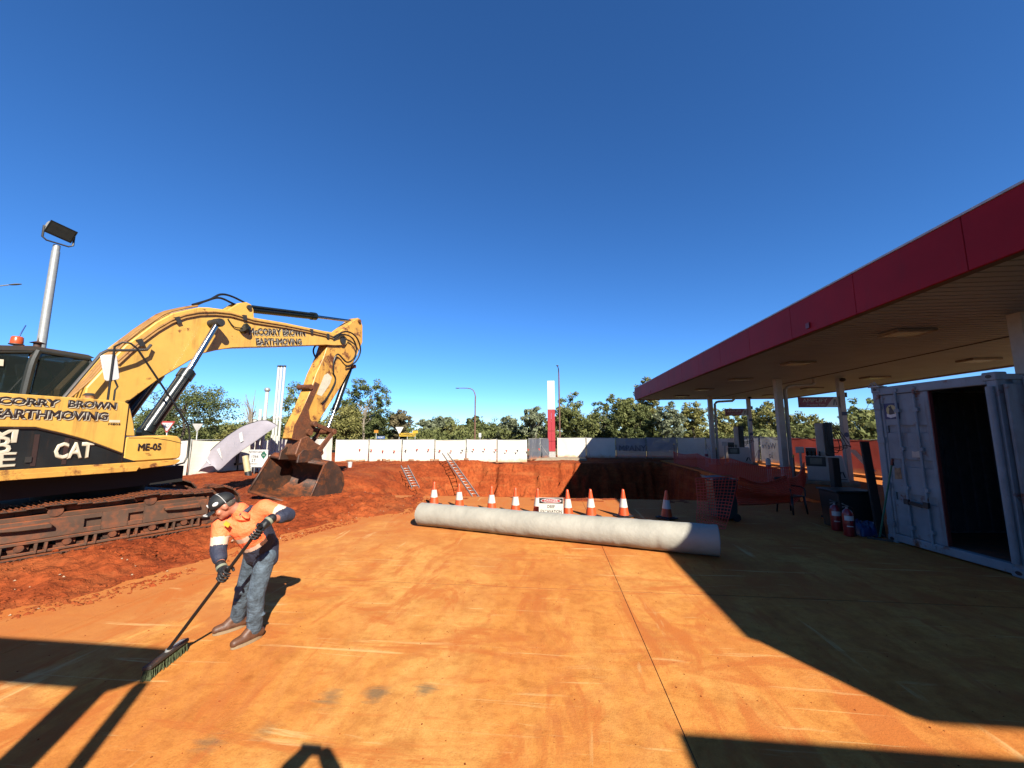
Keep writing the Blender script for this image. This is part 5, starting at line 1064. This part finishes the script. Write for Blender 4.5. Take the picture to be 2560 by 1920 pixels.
for lab, (x, y), u0, u1, v0, v1 in (('slim white post carrying the larger hanging premium fuels sign', (12.15, 17.55), 1995, 2086, 993, 1018), ('slim white post carrying the smaller hanging premium fuels sign', (12.6, 26.2), 1812, 1874, 1022, 1039)):
    r = thing('sign_post', lab, 'sign', (x, y, 0)); b = MB(); b.bx((-.10, -.10, 0), (.10, .10, CB - .004)); po = b.build('post', POST, r, .01)
    b = MB(); b.cyl((0, -.104, 1.95), (0, -.112, 1.95), .10, 16); b.build('round_sticker', EB, po); b = MB(); b.bx((-.098, -.106, 2.75), (.098, -.101, 2.9)); b.build('sticker', EB, po); b = MB(); b.box((.16, 0, 3.62), (.12, .1, .2)); b.build('lamp_box', DARKST, po); b = MB(); b.ell((.05, -.14, CB - .1), (.1, .13, .08)); b.build('camera_dome', PBK, po)
    a = dp(u0, v0, y); e = dp(u1, v1, y); x0, x1, z1, z0 = a.x - x, -.102, a.z, e.z; w_ = x1 - x0; xm = x0 + w_ * .78
    b = MB(); b.prism([(x0, z0), (xm - .12 * w_, z0), (xm + .10 * w_, z1), (x0, z1)], -.03, .03); b.build('red_blade', PRD, r); b = MB(); b.prism([(xm - .12 * w_ + .004, z0), (x1, z0), (x1, z1), (xm + .10 * w_ + .004, z1)], -.03, .03); wb_ = b.build('white_blade', PWH, r)
    hh = z1 - z0; lm = mat('sign_lettering', (.72, .68, .64), .4)
    for s, sz, cx_, cz_ in (('AMPLIFY', hh * .47, x0 + w_ * .40, z0 + hh * .64), ('Premium Fuels', hh * .25, x0 + w_ * .42, z0 + hh * .24)):
        me = textmesh(s, sz, bold=.012 if s[0] == 'A' else 0, ext=.001); xs_ = [q_.co.x for q_ in me.vertices]; k = (w_ * (.62 if s[0] == 'A' else .46)) / (max(xs_) - min(xs_)); me.transform(Matrix.Diagonal((k, 1, 1, 1))); me.transform(basis(Vector((cx_, -.034, cz_)), (1, 0, 0), (0, 0, 1))); me.materials.clear(); me.materials.append(lm); obj('lettering', me, r)
    xl = x0 + w_ * .90; b = MB(); b.prism([(xl - .09, z0 + hh * .2), (xl - .05, z0 + hh * .2), (xl + .0, z0 + hh * .75), (xl - .04, z0 + hh * .75)], -.036, -.031); b.prism([(xl + .03, z0 + hh * .2), (xl + .06, z0 + hh * .2), (xl + .03, z0 + hh * .75), (xl + .005, z0 + hh * .75)], -.036, -.031); b.build('logo', PBK, wb_)
# bollards and a low sign by the mesh
for i, (u, v) in enumerate(((1768, 1166), (1925, 1210))):
    p = gp(u, v); r = thing('bollard', ('short white bollard by the far canopy post', 'short white bollard in front of the middle canopy post')[i], 'bollard', p, 0, 'white bollards'); b = MB(); b.lathe([(.09, 0), (.09, .95), (.07, 1.0), (.03, 1.02)], n=14); b.build('tube', POST, r); b = MB(); b.lathe([(.093, .6), (.093, .75)], n=14); b.build('band', PRD, r)
# ---- white vent pipes, gas board, flag and trailer behind the excavator
PVC = mat('pvc_white', (.74, .73, .66), .4, var=.05)
for lab, u, v, Y, r_p, capd in (('short thick white vent pipe at the left of the bundle, left behind the gas board', 638, 1049, 13.3, .06, 0), ('white vent pipe just left of the capped one', 652, 1023, 13.4, .06, 0), ('white vent pipe with a round grey mushroom cap', 668, 980, 13.5, .062, 1), ('tall thin white pipe, left of the tallest three', 697, 917, 14.2, .045, 2), ('tall thin white pipe, middle of the tallest three', 704, 917, 14.3, .045, 2), ('tall thin white pipe, right of the tallest three', 712, 917, 14.4, .045, 2), ('short white pipe right of the gas board, left of three', 680, 1087, 13.8, .04, 0), ('short white pipe right of the gas board, middle of three', 687, 1089, 13.9, .04, 0), ('short white pipe right of the gas board, right of three', 694, 1090, 14.0, .04, 0)):
    Y += 3.9; r_p *= 1.28; p = dp(u, v, Y); b_ = dp(u - 6, 1210, Y); r = thing('vent_pipe', lab, 'pipe', (p.x - .06, Y, 0), 0, 'white vent pipes'); b = MB(); b.cyl((0, 0, 0), (.06, 0, p.z), r_p, 14); b.build('tube', PVC, r)
    b = MB(); b.lathe([(r_p + .004, p.z * .5), (r_p + .014, p.z * .5 + .02), (r_p + .014, p.z * .5 + .14), (r_p + .004, p.z * .5 + .16)], (.03, 0, 0), n=14); b.build('coupling', PVC, r)
    if capd == 1: b = MB(); b.lathe([(.05, 0), (.10, .03), (.13, .08), (.13, .15), (.09, .20), (.02, .22)], (.06, 0, p.z), n=16); b.build('cap', GALV, r)
    if capd == 2: b = MB(); b.lathe([(r_p + .01, 0), (r_p + .01, .09)], (.06, 0, p.z - .02), n=12); b.build('cap', DARKST, r)
a, e = dp(625, 1124, 16.4), dp(667, 1168, 16.4); ng = thing('gas_sign', 'white NITROGEN 1066 2T placard with a green diamond fixed to the pipes', 'sign', (a.x, 16.4, 0)); w_ = e.x - a.x; z0, z1 = e.z, a.z; hh = z1 - z0
b = MB(); b.bx((0, 0, z0), (w_, .01, z1)); bo = b.build('board', SW, ng); 
b = MB(); b.cyl((w_ * .3, .03, 0), (w_ * .3, .03, z1), .02, 8); b.cyl((w_ * .7, .03, 0), (w_ * .7, .03, z1), .02, 8); b.build('post', GALV, ng)
for s, sz, x, z in (('NITROGEN', .17, .33, .86), ('1066', .24, .30, .60), ('2T', .24, .25, .38), ('EMERGENCY', .09, .3, .18)):
    text('lettering', s, hh * sz, LETB, (w_ * x, -.003, z0 + hh * z), (1, 0, 0), (0, 0, 1), bo, bold=.005, ext=.0008)
gx, gz, gr = w_ * .78, z0 + hh * .70, hh * .24; b = MB(); b.prism([(gx - gr * .8, gz), (gx, gz - gr), (gx + gr * .8, gz), (gx, gz + gr)], -.004, -.001); gd = b.build('green_diamond', mat('diamond_green', (.02, .16, .09), .5), bo); b = MB(); b.bx((gx - gr * .35, -.006, gz - gr * .1), (gx + gr * .35, -.0045, gz)); b.build('diamond_bar', SW, gd)
yp0, yp1 = dp(613, 1140, 16.0), dp(622, 1196, 16.0); r = thing('cream_pipe', 'thick cream pipe with a black end leaning in front of the placard', 'pipe', (yp1.x, 16.0, yp1.z)); v = yp0 - yp1; b = MB(); b.cyl(v * .3, v, .12, 16); b.build('tube', mat('pipe_cream', (.62, .52, .28), .5), r); b = MB(); b.cyl((0, 0, 0), v * .3, .125, 16); b.build('black_end', BLACK, r)
U = [(490, 1188), (503, 1162), (517, 1137), (546, 1108), (595, 1072), (636, 1055), (668, 1051), (693, 1064)]; Lw = [(494, 1184), (506, 1172), (530, 1165), (546, 1176), (589, 1140), (629, 1110), (662, 1085), (692, 1067)]
ff = thing('feather_flag', 'pale lilac feather flag bent over between the excavator and the white pipes', 'flag', (dp(490, 1188, 16.6).x, 16.6, 0)); fo = Vector(ff.location)
uu = spline([dp(*q_, 16.6) for q_ in U], 6); ll = spline([dp(*q_, 16.25) for q_ in Lw], 6); n = len(uu)
b = MB(); b.tube([fo * 0 + (dp(484, 1195, 16.6) - fo)] + [q_ - fo for q_ in uu], .018, 6); b.build('pole', DARKST, ff)
b = MB(); b.grid(lambda u, v: tuple((uu[round(u * (n - 1))].lerp(ll[round(u * (n - 1))], v) - fo) + Vector((0, .05 * math.sin(u * 14 + v * 3) * v + .03 * fbm(u * 6, v * 3, 1, 3), 0))), n - 1, 10); o = b.build('sail', cloth_mat('flag_lilac', (.50, .46, .50), .35), ff); m_ = o.modifiers.new('t', 'SOLIDIFY'); m_.thickness = .004
b = MB()
for k, (u0, v0, du, ln) in enumerate(((.44, .25, .012, .5), (.49, .22, .012, .55), (.54, .2, .012, .5), (.60, .25, .01, .4), (.26, .35, .03, .45))):
    P = []
    for uu_, vv_ in ((u0, v0), (u0 + du, v0), (u0 + du + .03, v0 + ln), (u0 + .03, v0 + ln)):
        i = round(uu_ * (n - 1)); P.append(tuple(uu[i].lerp(ll[i], vv_) - fo + Vector((0, -.085, 0))))
    b.add(P + [tuple(Vector(q_) + Vector((0, .006, 0))) for q_ in P], [(0, 1, 2, 3), (7, 6, 5, 4), (0, 4, 5, 1), (1, 5, 6, 2), (2, 6, 7, 3), (3, 7, 4, 0)])
b.build('white_print', SW, ff)
tl_ = thing('equipment_trailer', 'black framed trailer with an orange cover behind the feather flag', 'trailer', (dp(566, 1196, 18.2).x, 18.2, 0)); b = MB(); b.bx((-.9, -.5, .45), (.9, .5, .55)); 
for x in (-.88, 0, .88): b.bx((x - .03, -.5, .55), (x + .03, -.44, 1.45)); b.bx((x - .03, .44, .55), (x + .03, .5, 1.45))
b.bx((-.9, -.5, 1.40), (.9, -.44, 1.46)); b.build('frame', PBK, tl_, .006); b = MB(); b.bx((-.8, -.42, .56), (.2, .42, 1.25)); b.bx((.25, -.4, .56), (.8, .4, 1.05)); b.build('load', mat('load_dark', (.06, .05, .05), .6), tl_, .03); b = MB(); b.grid(lambda u, v: (-.2 + 1.2 * u, -.55 + 1.1 * v, 1.44 + .12 * math.sin(math.pi * u) * math.sin(math.pi * v) + .03 * fbm(u * 5, v * 5)), 10, 10); o = b.build('orange_cover', mat('cover_orange', (.55, .13, .04), .6), tl_); m_ = o.modifiers.new('t', 'SOLIDIFY'); m_.thickness = .01
for x in (-.4, .3):
    for y in (-.55, .55): b = MB(); b.cyl((x, y - .08, .28), (x, y + .08, .28), .28, 20); b.build('wheel', BLACK, tl_)
# rubble and planks along the foot of the white fence
rr = random.Random(9); tm = mat('rubble_tan', (.45, .24, .13), .9, var=.3)
for k in range(14):
    x = rr.uniform(-13.2, -3.5); y = 24.2 + (x + 14.1) * .19 - rr.uniform(.35, .9); r = tag(MB().box((0, 0, 0), (rr.uniform(.15, .5), rr.uniform(.1, .2), rr.uniform(.08, .16))).build('rubble_block', tm, None, .02), 'broken tan block lying at the foot of the white fence', 'block', 'rubble along the fence'); r.location = (x, y, max(0, hz(x, y)) + .06); r.rotation_euler = (rr.uniform(-.2, .2), rr.uniform(-.2, .2), rr.uniform(0, 3))
pp = gp(874, 1178); bk2 = tag(MB().lathe([(.09, 0), (.12, .26), (.125, .28), (.11, .28), (.10, .05)], n=16).build('paint_bucket', SW), 'small white bucket on the dirt right of the excavator bucket', 'bucket'); bk2.location = (pp.x, pp.y, max(-.05, hz(pp.x, pp.y)))
# stand-in frame for an unseen object, shaped to cast the long left shadow
sbd = thing('shadow_caster_frame', 'unseen two-post frame added behind the camera to cast the left shadow', 'sign', (-1.3, -.9, 0)); tg = mat('caster_frame_grey', (.3, .3, .3), .6)
for x0, x1, l0, l1 in ((.26, .34, .22, .38), (-.22, .04, -.36, -.10)):
    b = MB(); b.prism([(l0 - (.0), 0), (l1 - (.10), 0), (x1, 3.08), (x0, 3.08)], -.04, .04); b.build('post', tg, sbd)
b = MB(); b.prism([(-2.6, 3.02), (.10, 3.02), (.32, 3.14), (.36, 3.52), (.28, 3.44), (-.4, 3.45), (-2.6, 3.45)], -.03, .03); b.build('board', tg, sbd)
# ================================================================== PEOPLE
V = Vector
SKIN = mat('skin_sunburnt', (.64, .24, .14), .5, var=.18, vs=40, bump=.15, bs=140)
HIVIS = mat('hi_vis_orange', (1.6, .27, .085), .7, var=.10, vs=9, bump=.8, bs=15, bd=.03); NAVY = mat('shirt_navy', (.030, .036, .070), .75, var=.15, vs=14, bump=.8, bs=15, bd=.03); TAPE = mat('reflective_tape', (1.0, .70, .52), .45, var=.05)
def denim():
    m = mat('denim_faded', (.10, .14, .18), .85, var=.6, vs=11, bump=.9, bs=17, bd=.03, dust=.05); return m
DEN = denim(); LEA = mat('boot_brown', (.14, .055, .025), .55, var=.35, vs=25, dust=.2); SOLE = mat('boot_sole_tan', (.36, .25, .14), .7); GLV = mat('glove_black', (.012, .012, .013), .6, var=.3, vs=40); CAPB = mat('cap_black', (.010, .011, .012), .7, var=.2, vs=20)
W_ = thing('person', 'worker in orange high visibility shirt, jeans and black cap bending over a broom', 'person', (-3.15, 3.85, 0)); wo = V(W_.location)
J = {k: V(v) for k, v in dict(anL=(-2.985, 3.83, .085), knL=(-2.955, 3.78, .45), hipL=(-2.915, 3.82, .80), anR=(-3.335, 4.02, .085), knR=(-3.205, 3.92, .45), hipR=(-3.085, 3.88, .80), pel=(-3.0, 3.86, .84), waist=(-2.985, 3.80, .95), chest=(-2.99, 3.66, 1.14), neck=(-3.02, 3.56, 1.30), head=(-3.10, 3.46, 1.365),
    Lsh=(-2.83, 3.64, 1.315), Lel=(-2.62, 3.70, 1.235), Lwr=(-2.625, 3.44, 1.235), Lha=(-2.655, 3.335, 1.165), Rsh=(-3.165, 3.52, 1.17), Rel=(-3.13, 3.47, .95), Rwr=(-2.99, 3.37, .835), Rha=(-2.93, 3.34, .785)).items()}
for k in J: J[k] = J[k] - wo
def segs(b, lst):
    for a, c, r1, r2 in lst: b.cap2(J[a] if isinstance(a, str) else a, J[c] if isinstance(c, str) else c, r1, r2)
hd = J['head']; look = V((-.66, -.48, -.58)).normalized(); side = look.cross(V((0, 0, 1))).normalized(); crown = side.cross(look).normalized()
HM = Matrix((side, look, crown)).transposed()           # head axes: x side, y face, z crown
def hp(x, y, z): return hd + HM @ V((x, y, z))
# body: one continuous figure
b = MB()
segs(b, [('anL', 'knL', .045, .055), ('knL', 'hipL', .058, .075), ('anR', 'knR', .045, .055), ('knR', 'hipR', .058, .075), ('hipL', 'hipR', .085, .085), ('pel', 'waist', .12, .115), ('waist', 'chest', .12, .135), ('chest', 'neck', .11, .06), ('Lsh', 'chest', .06, .10), ('Rsh', 'chest', .06, .10), ('Lsh', 'Lel', .046, .040), ('Lel', 'Lwr', .041, .031), ('Lwr', 'Lha', .03, .026), ('Rsh', 'Rel', .046, .040), ('Rel', 'Rwr', .042, .031), ('Rwr', 'Rha', .03, .026), ('neck', 'head', .058, .055)])
for an, kn, dr in (('anL', 'knL', V((-.10, -.25, 0))), ('anR', 'knR', V((-.14, -.19, 0)))):
    a = J[an]; d = dr.normalized(); b.cap2(a + V((0, 0, -.04)) - d * .04, a + V((0, 0, -.055)) + d * .15, .034, .028)
b.ell(hp(0, -.005, .02), (.074, .096, .096), HM, 16, 12); b.ell(hp(0, .035, -.045), (.056, .060, .062), HM); b.cap2(hp(0, .092, .01), hp(0, .108, -.025), .011, .016, 8); b.ell(hp(0, .075, -.085), (.028, .022, .02), HM); b.ell(hp(.0, .085, -.058), (.026, .014, .012), HM)
for s in (-1, 1): b.ell(hp(.076 * s, -.005, -.01), (.012, .026, .034), HM); b.ell(hp(.033 * s, .078, .03), (.026, .014, .010), HM); b.ell(hp(.045 * s, .058, -.03), (.026, .026, .024), HM)
body = obj('body', remeshed(b, 'body', .009, 3, [SKIN]), W_)
b = MB()
for s in (-1, 1): b.ell(hp(.032 * s, .083, .006), (.012, .007, .007), HM, 8, 6)
b.build('eye', mat('eye_dark', (.03, .02, .015), .2), W_)
b = MB(); b.ell(hp(0, -.034, -.002), (.0765, .064, .05), HM); b.build('hair', mat('hair_grey_brown', (.11, .085, .065), .8, var=.4, vs=60), W_)
# cap
b = MB(); 
def crownp(u, v):
    t = 2 * math.pi * u; a = v * math.pi / 2; return tuple(hp(.087 * math.cos(a) * math.cos(t), .002 + .108 * math.cos(a) * math.sin(t), .015 + (.112 + .006 * math.sin(t)) * math.sin(a) ** .8))
b.grid(crownp, 28, 8); cp_ = b.build('cap', CAPB, W_); md = cp_.modifiers.new('t', 'SOLIDIFY'); md.thickness = .004
b = MB(); b.grid(lambda u, v: tuple(hp((u - .5) * .165 * math.cos((v) * .8), .075 + .115 * v * math.cos((u - .5) * 1.9), .026 - .012 * v - .055 * (u - .5) ** 2 * 2)), 14, 6); o = b.build('brim', CAPB, cp_); md = o.modifiers.new('t', 'SOLIDIFY'); md.thickness = .005
b = MB(); b.tube([hp((u - .5) * .165 * math.cos(.64), .075 + .115 * .82 * math.cos((u - .5) * 1.9), .026 - .0098 + .005 - .11 * (u - .5) ** 2) for u in [i / 12 for i in range(1, 12)]], .0065, 5); b.build('brim_stripe', SW, cp_)
b = MB()
for sx in (-1, 1): b.tube([hp(.0895 * math.cos(a) * math.cos(t), .002 + .1105 * math.cos(a) * math.sin(t), .015 + (.1145 + .006 * math.sin(t)) * math.sin(a) ** .8) for a, t in [(k / 10 * 1.5, (math.pi / 2 - sx * 1.9)) for k in range(11)]], .003, 4)
b.build('piping', SW, cp_)
for q_, r_q in ((hp(.081, .035, .055), (.007, .026, .017)), (hp(-.081, .035, .055), (.007, .026, .017)), (hp(.0, .103, .07), (.020, .008, .020))): b = MB(); b.ell(q_, r_q, HM); b.build('cap_badge', SW, cp_)
# jeans
b = MB()
segs(b, [('knL', 'hipL', .076, .098), ('knR', 'hipR', .074, .098), ('hipL', 'hipR', .102, .102), ('pel', 'waist', .128, .118)])
for an, kn in (('anL', 'knL'), ('anR', 'knR')):
    lo = J[an] + V((0, .0, .03)); k = J[kn]; b.cap2(lo, lo.lerp(k, .45), .070, .073); b.cap2(lo.lerp(k, .45), k, .073, .078)
    for i in range(7): t = rnd.random(); b.ell(lo.lerp(k, t) + V((rnd.uniform(-.05, .05), rnd.uniform(-.06, .02), 0)), (.045, .045, .016), None, 8, 6)
    b.ell(k + V((-.02, -.02, 0)), (.06, .058, .05))
obj('jeans', remeshed(b, 'jeans', .010, 3, [DEN]), W_)
# shirt
b = MB()
segs(b, [('waist', 'chest', .152, .165), ('pel', 'waist', .150, .152), ('chest', 'neck', .150, .075), ('Lsh', 'chest', .082, .13), ('Rsh', 'chest', .082, .13), ('Lsh', 'Lel', .078, .068), ('Rsh', 'Rel', .080, .068)])
lm = J['Lel'].lerp(J['Lwr'], .40); rm = J['Rel'].lerp(J['Rwr'], .45); b.cap2(J['Lel'], lm, .068, .058); b.cap2(J['Rel'], rm, .068, .060)
tail = J['pel'] + V((.10, .0, -.05)); b.cap2(J['pel'] + V((.07, 0, .06)), tail + V((0, 0, -.03)), .10, .08); b.cap2(J['pel'] + V((-.05, -.04, .05)), J['pel'] + V((-.03, -.03, -.03)), .11, .10)
b.cap2(J['chest'] + V((-.03, -.08, -.02)), J['waist'] + V((-.06, -.06, -.03)), .085, .06)
for i in range(16):
    t = rnd.random(); c = J['waist'].lerp(J['neck'], t); b.ell(c + V((rnd.uniform(-.12, .12), rnd.uniform(-.125, -.04), rnd.uniform(-.05, .05))), (.055, .045, .014), Matrix.Rotation(rnd.uniform(-.9, .9), 3, 'Y'), 8, 6)
me = remeshed(b, 'shirt', .010, 3, [HIVIS, NAVY, TAPE])
def cl(p, a, c):
    d = c - a; t = max(0, min(1, (p - a).dot(d) / d.length_squared)); return (p - a - d * t).length, t
ax = (J['neck'] - J['waist'])
for pl in me.polygons:
    p = pl.center; k = 0
    da = [(cl(p, J['Lsh'], J['Lel']), 0), (cl(p, J['Rsh'], J['Rel']), 0), (cl(p, J['Lel'], lm), 1), (cl(p, J['Rel'], rm), 1)]; (dist, t), fore_ = min(da, key=lambda q: q[0][0]); dt = min(cl(p, J['waist'], J['chest'])[0], cl(p, J['chest'], J['neck'])[0], cl(p, J['pel'], J['waist'])[0]) - .07
    if dist < dt and (fore_ or t > .22):
        if fore_: k = 1
        else: k = 0 if t < .48 else (2 if t < .80 else 1)
    else:
        s = (p - J['waist']).dot(ax) / ax.length_squared; bk_ = p - J['waist'].lerp(J['neck'], max(0, min(1, s))); back = bk_.dot(V((.55, .75, .2)))
        s2 = s + .9 * bk_.dot(V((-1, 0, 0))) * .5
        if s2 < .04: k = 1
        elif s2 < .15: k = 2
        elif .36 < s2 < .50 and back < .05: k = 2
        if back > .05 and s < .62: k = 1
    pl.material_index = k
shirt = obj('shirt', me, W_)
b = MB(); n0 = J['neck']; b.tube([n0 + HM @ V((.062 * math.cos(t), -.02 + .062 * math.sin(t), -.035 + .0 * t)) for t in [k * 6.283 / 14 for k in range(15)]], .022, 8); b.build('collar', NAVY, W_)
b = MB(); q = J['chest'] + V((-.035, -.235, .06)); b.box(q, (.065, .008, .035), (R(-25), R(20), R(-12))); b.build('pocket_badge', SY, W_)
# gloves: palm and five fingers closed on the handle
hb, ht = V((-3.46, 3.36, .085)) - wo, None; hdir = (J['Rha'] - hb).normalized(); ht = hb + hdir * 1.42
def on_handle(p): return hb + hdir * (p - hb).dot(hdir)
for nm, wr, ha, sgn in (('glove', 'Rwr', 'Rha', 1), ('glove', 'Lwr', 'Lha', -1)):
    c = on_handle(J[ha]); wv = (J[wr] - c); wv = (wv - hdir * wv.dot(hdir)); wdir = wv.normalized(); nrm = hdir.cross(wdir); b = MB()
    b.cap2(J[wr] + (J[wr] - J[ha]).normalized() * .035, J[wr].lerp(J[ha], .5), .042, .038)                    # cuff
    for k in (-1, 0, 1): b.cap2(J[wr].lerp(c, .35) + hdir * k * .022, c + wdir * .038 + nrm * .012 * sgn + hdir * k * .028, .026, .021)   # palm
    for k in range(4):
        o_ = c + hdir * (-.042 + .028 * k) * 1.0; r = [.036, .039, .037, .033][k]; a0 = wdir * r + nrm * .008
        pts = [o_ + (wdir * math.cos(t) + nrm * sgn * math.sin(t)) * r * 1.02 for t in (.2, 1.25, 2.2, 3.2, 3.9 - .12 * k)]
        for i in range(4): b.cap2(pts[i], pts[i + 1], .0118 - .0006 * i, .0114 - .0007 * i, 8)
    tb0 = c + wdir * .036 + hdir * .052; pts = [tb0 - nrm * sgn * .012, c + hdir * .066 - nrm * sgn * .034 + wdir * .006, c + hdir * .074 - nrm * sgn * .026 - wdir * .026]
    for i in range(2): b.cap2(pts[i], pts[i + 1], .0145, .0125, 8)
    g = obj(nm, remeshed(b, nm, .0045, 2, [GLV]), W_)
    b = MB(); q = J[wr].lerp(c, .6) - nrm * sgn * .030; b.box(q, (.045, .045, .02)); b.build('glove_print', mat('glove_print_orange', (.55, .26, .08), .6, var=.5, vs=60), g, .008); b = MB(); b.lathe([(.044, -.012), (.044, .012)], n=14); o = b.build('wrist_strap', mat('strap_grey', (.30, .32, .22), .6), g); o.matrix_local = Matrix.Translation(J[wr]) @ (J[wr] - J[ha]).to_track_quat('Z', 'Y').to_matrix().to_4x4()
# boots
for an, dr in (('anL', V((-.10, -.25, 0))), ('anR', V((-.14, -.19, 0)))):
    a = J[an]; d = dr.normalized(); s = V((-d.y, d.x, 0)); g0 = V((a.x, a.y, 0)); b = MB()
    b.cap2(g0 - d * .055 + V((0, 0, .055)), g0 + d * .08 + V((0, 0, .055)), .046, .050); b.cap2(g0 + d * .08 + V((0, 0, .052)), g0 + d * .175 + V((0, 0, .045)), .050, .040); b.cap2(g0 - d * .03 + V((0, 0, .06)), a + V((0, 0, .055)), .05, .056); b.cap2(a + d * .03 + V((0, 0, .03)), g0 + d * .10 + V((0, 0, .06)), .046, .042)
    bo = obj('boot', remeshed(b, 'boot', .007, 2, [LEA]), W_)
    b = MB(); P = []
    for k in range(24):
        t = k * 6.2832 / 24; x = .145 * math.cos(t); y = .052 * math.sin(t) * (1 + .12 * math.cos(t)); P.append(g0 + d * (.062 + x) + s * y)
    n = len(P); b.add([(*p.xy, 0.002) for p in P] + [(*p.xy, .030) for p in P], [tuple(reversed(range(n))), tuple(range(n, 2 * n))] + [(i, (i + 1) % n, n + (i + 1) % n, n + i) for i in range(n)]); b.build('sole', SOLE, bo)
    b = MB()
    for k in range(3): q = g0 + d * (.035 + .03 * k) + V((0, 0, .112 - .012 * k)); b.tube([q - s * .03, q + V((0, 0, .006)), q + s * .03], .005, 5)
    b.build('lace', SOLE, bo)
# broom
br = thing('push_broom', 'push broom with black handle and green bristles on the slab', 'broom', (-3.46, 3.36, 0)); bo_ = V(br.location)
b = MB(); b.cyl(hb + wo - bo_, ht + wo - bo_, .0145, 12); b.build('handle', HOSE, br)
p0, p1 = V((-3.40, 3.13, 0)), V((-3.50, 3.57, 0)); ud = (p1 - p0).normalized(); un = V((-ud.y, ud.x, 0)) * -1; 
b = MB(); c = (p0 + p1) / 2 - bo_; b.box(c + un * .02 + V((0, 0, .10)), (.07, .46, .035), (0, R(-8), math.atan2(ud.y, ud.x) - R(90))); b.build('block', mat('broom_block', (.05, .04, .032), .6, dust=.3), br, .008)
b = MB(); b.box(c + un * .02 + ud * .10 + V((0, 0, .121)), (.05, .17, .006), (0, R(-8), math.atan2(ud.y, ud.x) - R(90))); b.cyl(c + un * .02 + V((0, 0, .10)), hb + wo - bo_ + hdir * .06, .022, 10); b.build('bracket', GALV, br)
b = MB(); BR = mat('bristle_green', (.13, .16, .075), .7, var=.5, vs=40)
for i in range(64):
    for k in range(5):
        t = (i + rnd.random()) / 64; q = p0.lerp(p1, .0 + t) - bo_ + un * (-.005 + .012 * k); top = q + V((0, 0, .088)); bot = p0.lerp(p1, -.02 + 1.04 * t) - bo_ + un * (.05 - .035 * k * -.3 + rnd.uniform(-.01, .015) - .06) * 1.2 + V((0, 0, .003)); w_ = ud * .0032; b.add([top - w_, top + w_, bot + w_ * 1.3, bot - w_ * 1.3], [(0, 1, 2, 3)]); w2 = un * .003; b.add([top - w2, top + w2, bot + w2, bot - w2], [(0, 1, 2, 3)])
b.build('bristles', BR, br)['kind'] = 'stuff'
# photographer standing behind the phone
PH = thing('person', 'photographer behind the camera with both arms raised to hold a phone', 'person', (.04, -.42, 0)); j = lambda *p: V(p)
b = MB()
for s in (-1, 1):
    b.cap2(j(.10 * s, .0, .09), j(.10 * s, .02, .50), .05, .065); b.cap2(j(.10 * s, .02, .50), j(.09 * s, 0, .92), .07, .095); b.cap2(j(.10 * s, -.03, .05), j(.11 * s, .16, .045), .045, .04)
    b.cap2(j(.19 * s, 0, 1.42), j(.35 * s, .12, 1.70), .065, .058); b.cap2(j(.35 * s, .12, 1.70), j(.15 * s, .33, 1.97), .056, .045)
    b.cap2(j(.15 * s, .33, 1.97), j(.07 * s, .365, 2.04), .05, .045)
    for k in range(4): b.cap2(j(.10 * s, .375, 2.01 + .018 * k), j(.075 * s, .392, 2.015 + .018 * k), .009, .008, 8)
    b.cap2(j(.11 * s, .36, 1.99), j(.07 * s, .368, 1.985), .011, .009, 8)
    b.ell(j(.078 * s, -.0, 1.62), (.012, .024, .03))
b.cap2(j(-.09, 0, .95), j(.09, 0, .95), .11, .11); b.cap2(j(0, 0, .98), j(0, 0, 1.28), .14, .16); b.cap2(j(-.14, 0, 1.40), j(.14, 0, 1.40), .085, .085); b.cap2(j(0, 0, 1.4), j(0, .02, 1.56), .06, .055); b.ell(j(0, .03, 1.64), (.077, .098, .115)); b.cap2(j(0, .125, 1.65), j(0, .14, 1.62), .01, .015, 8)
pm = remeshed(b, 'body', .012, 3, [SKIN, NAVY, DEN, LEA])
for pl in pm.polygons:
    z, x = pl.center.z, abs(pl.center.x); pl.material_index = 3 if z < .11 else 2 if z < .98 else 1 if (z < 1.50 and x < .3) or (z < 1.6 and .12 < x < .33) else 0
obj('body', pm, PH); b = MB(); b.ell(j(0, .0, 1.685), (.083, .10, .09)); b.build('hair', mat('hair_dark', (.03, .022, .016), .8), PH)
ph = thing('phone', 'black phone held up by the photographer', 'phone', (0, -.035, 2.05)); b = MB(); b.bx((-.075, -.005, -.036), (.075, .004, .036)); b.build('case', PBK, ph, .004); b = MB(); b.bx((-.07, -.0075, -.032), (.07, -.0055, .032)); b.build('screen', mat('phone_screen', (.03, .03, .035), .1), ph)
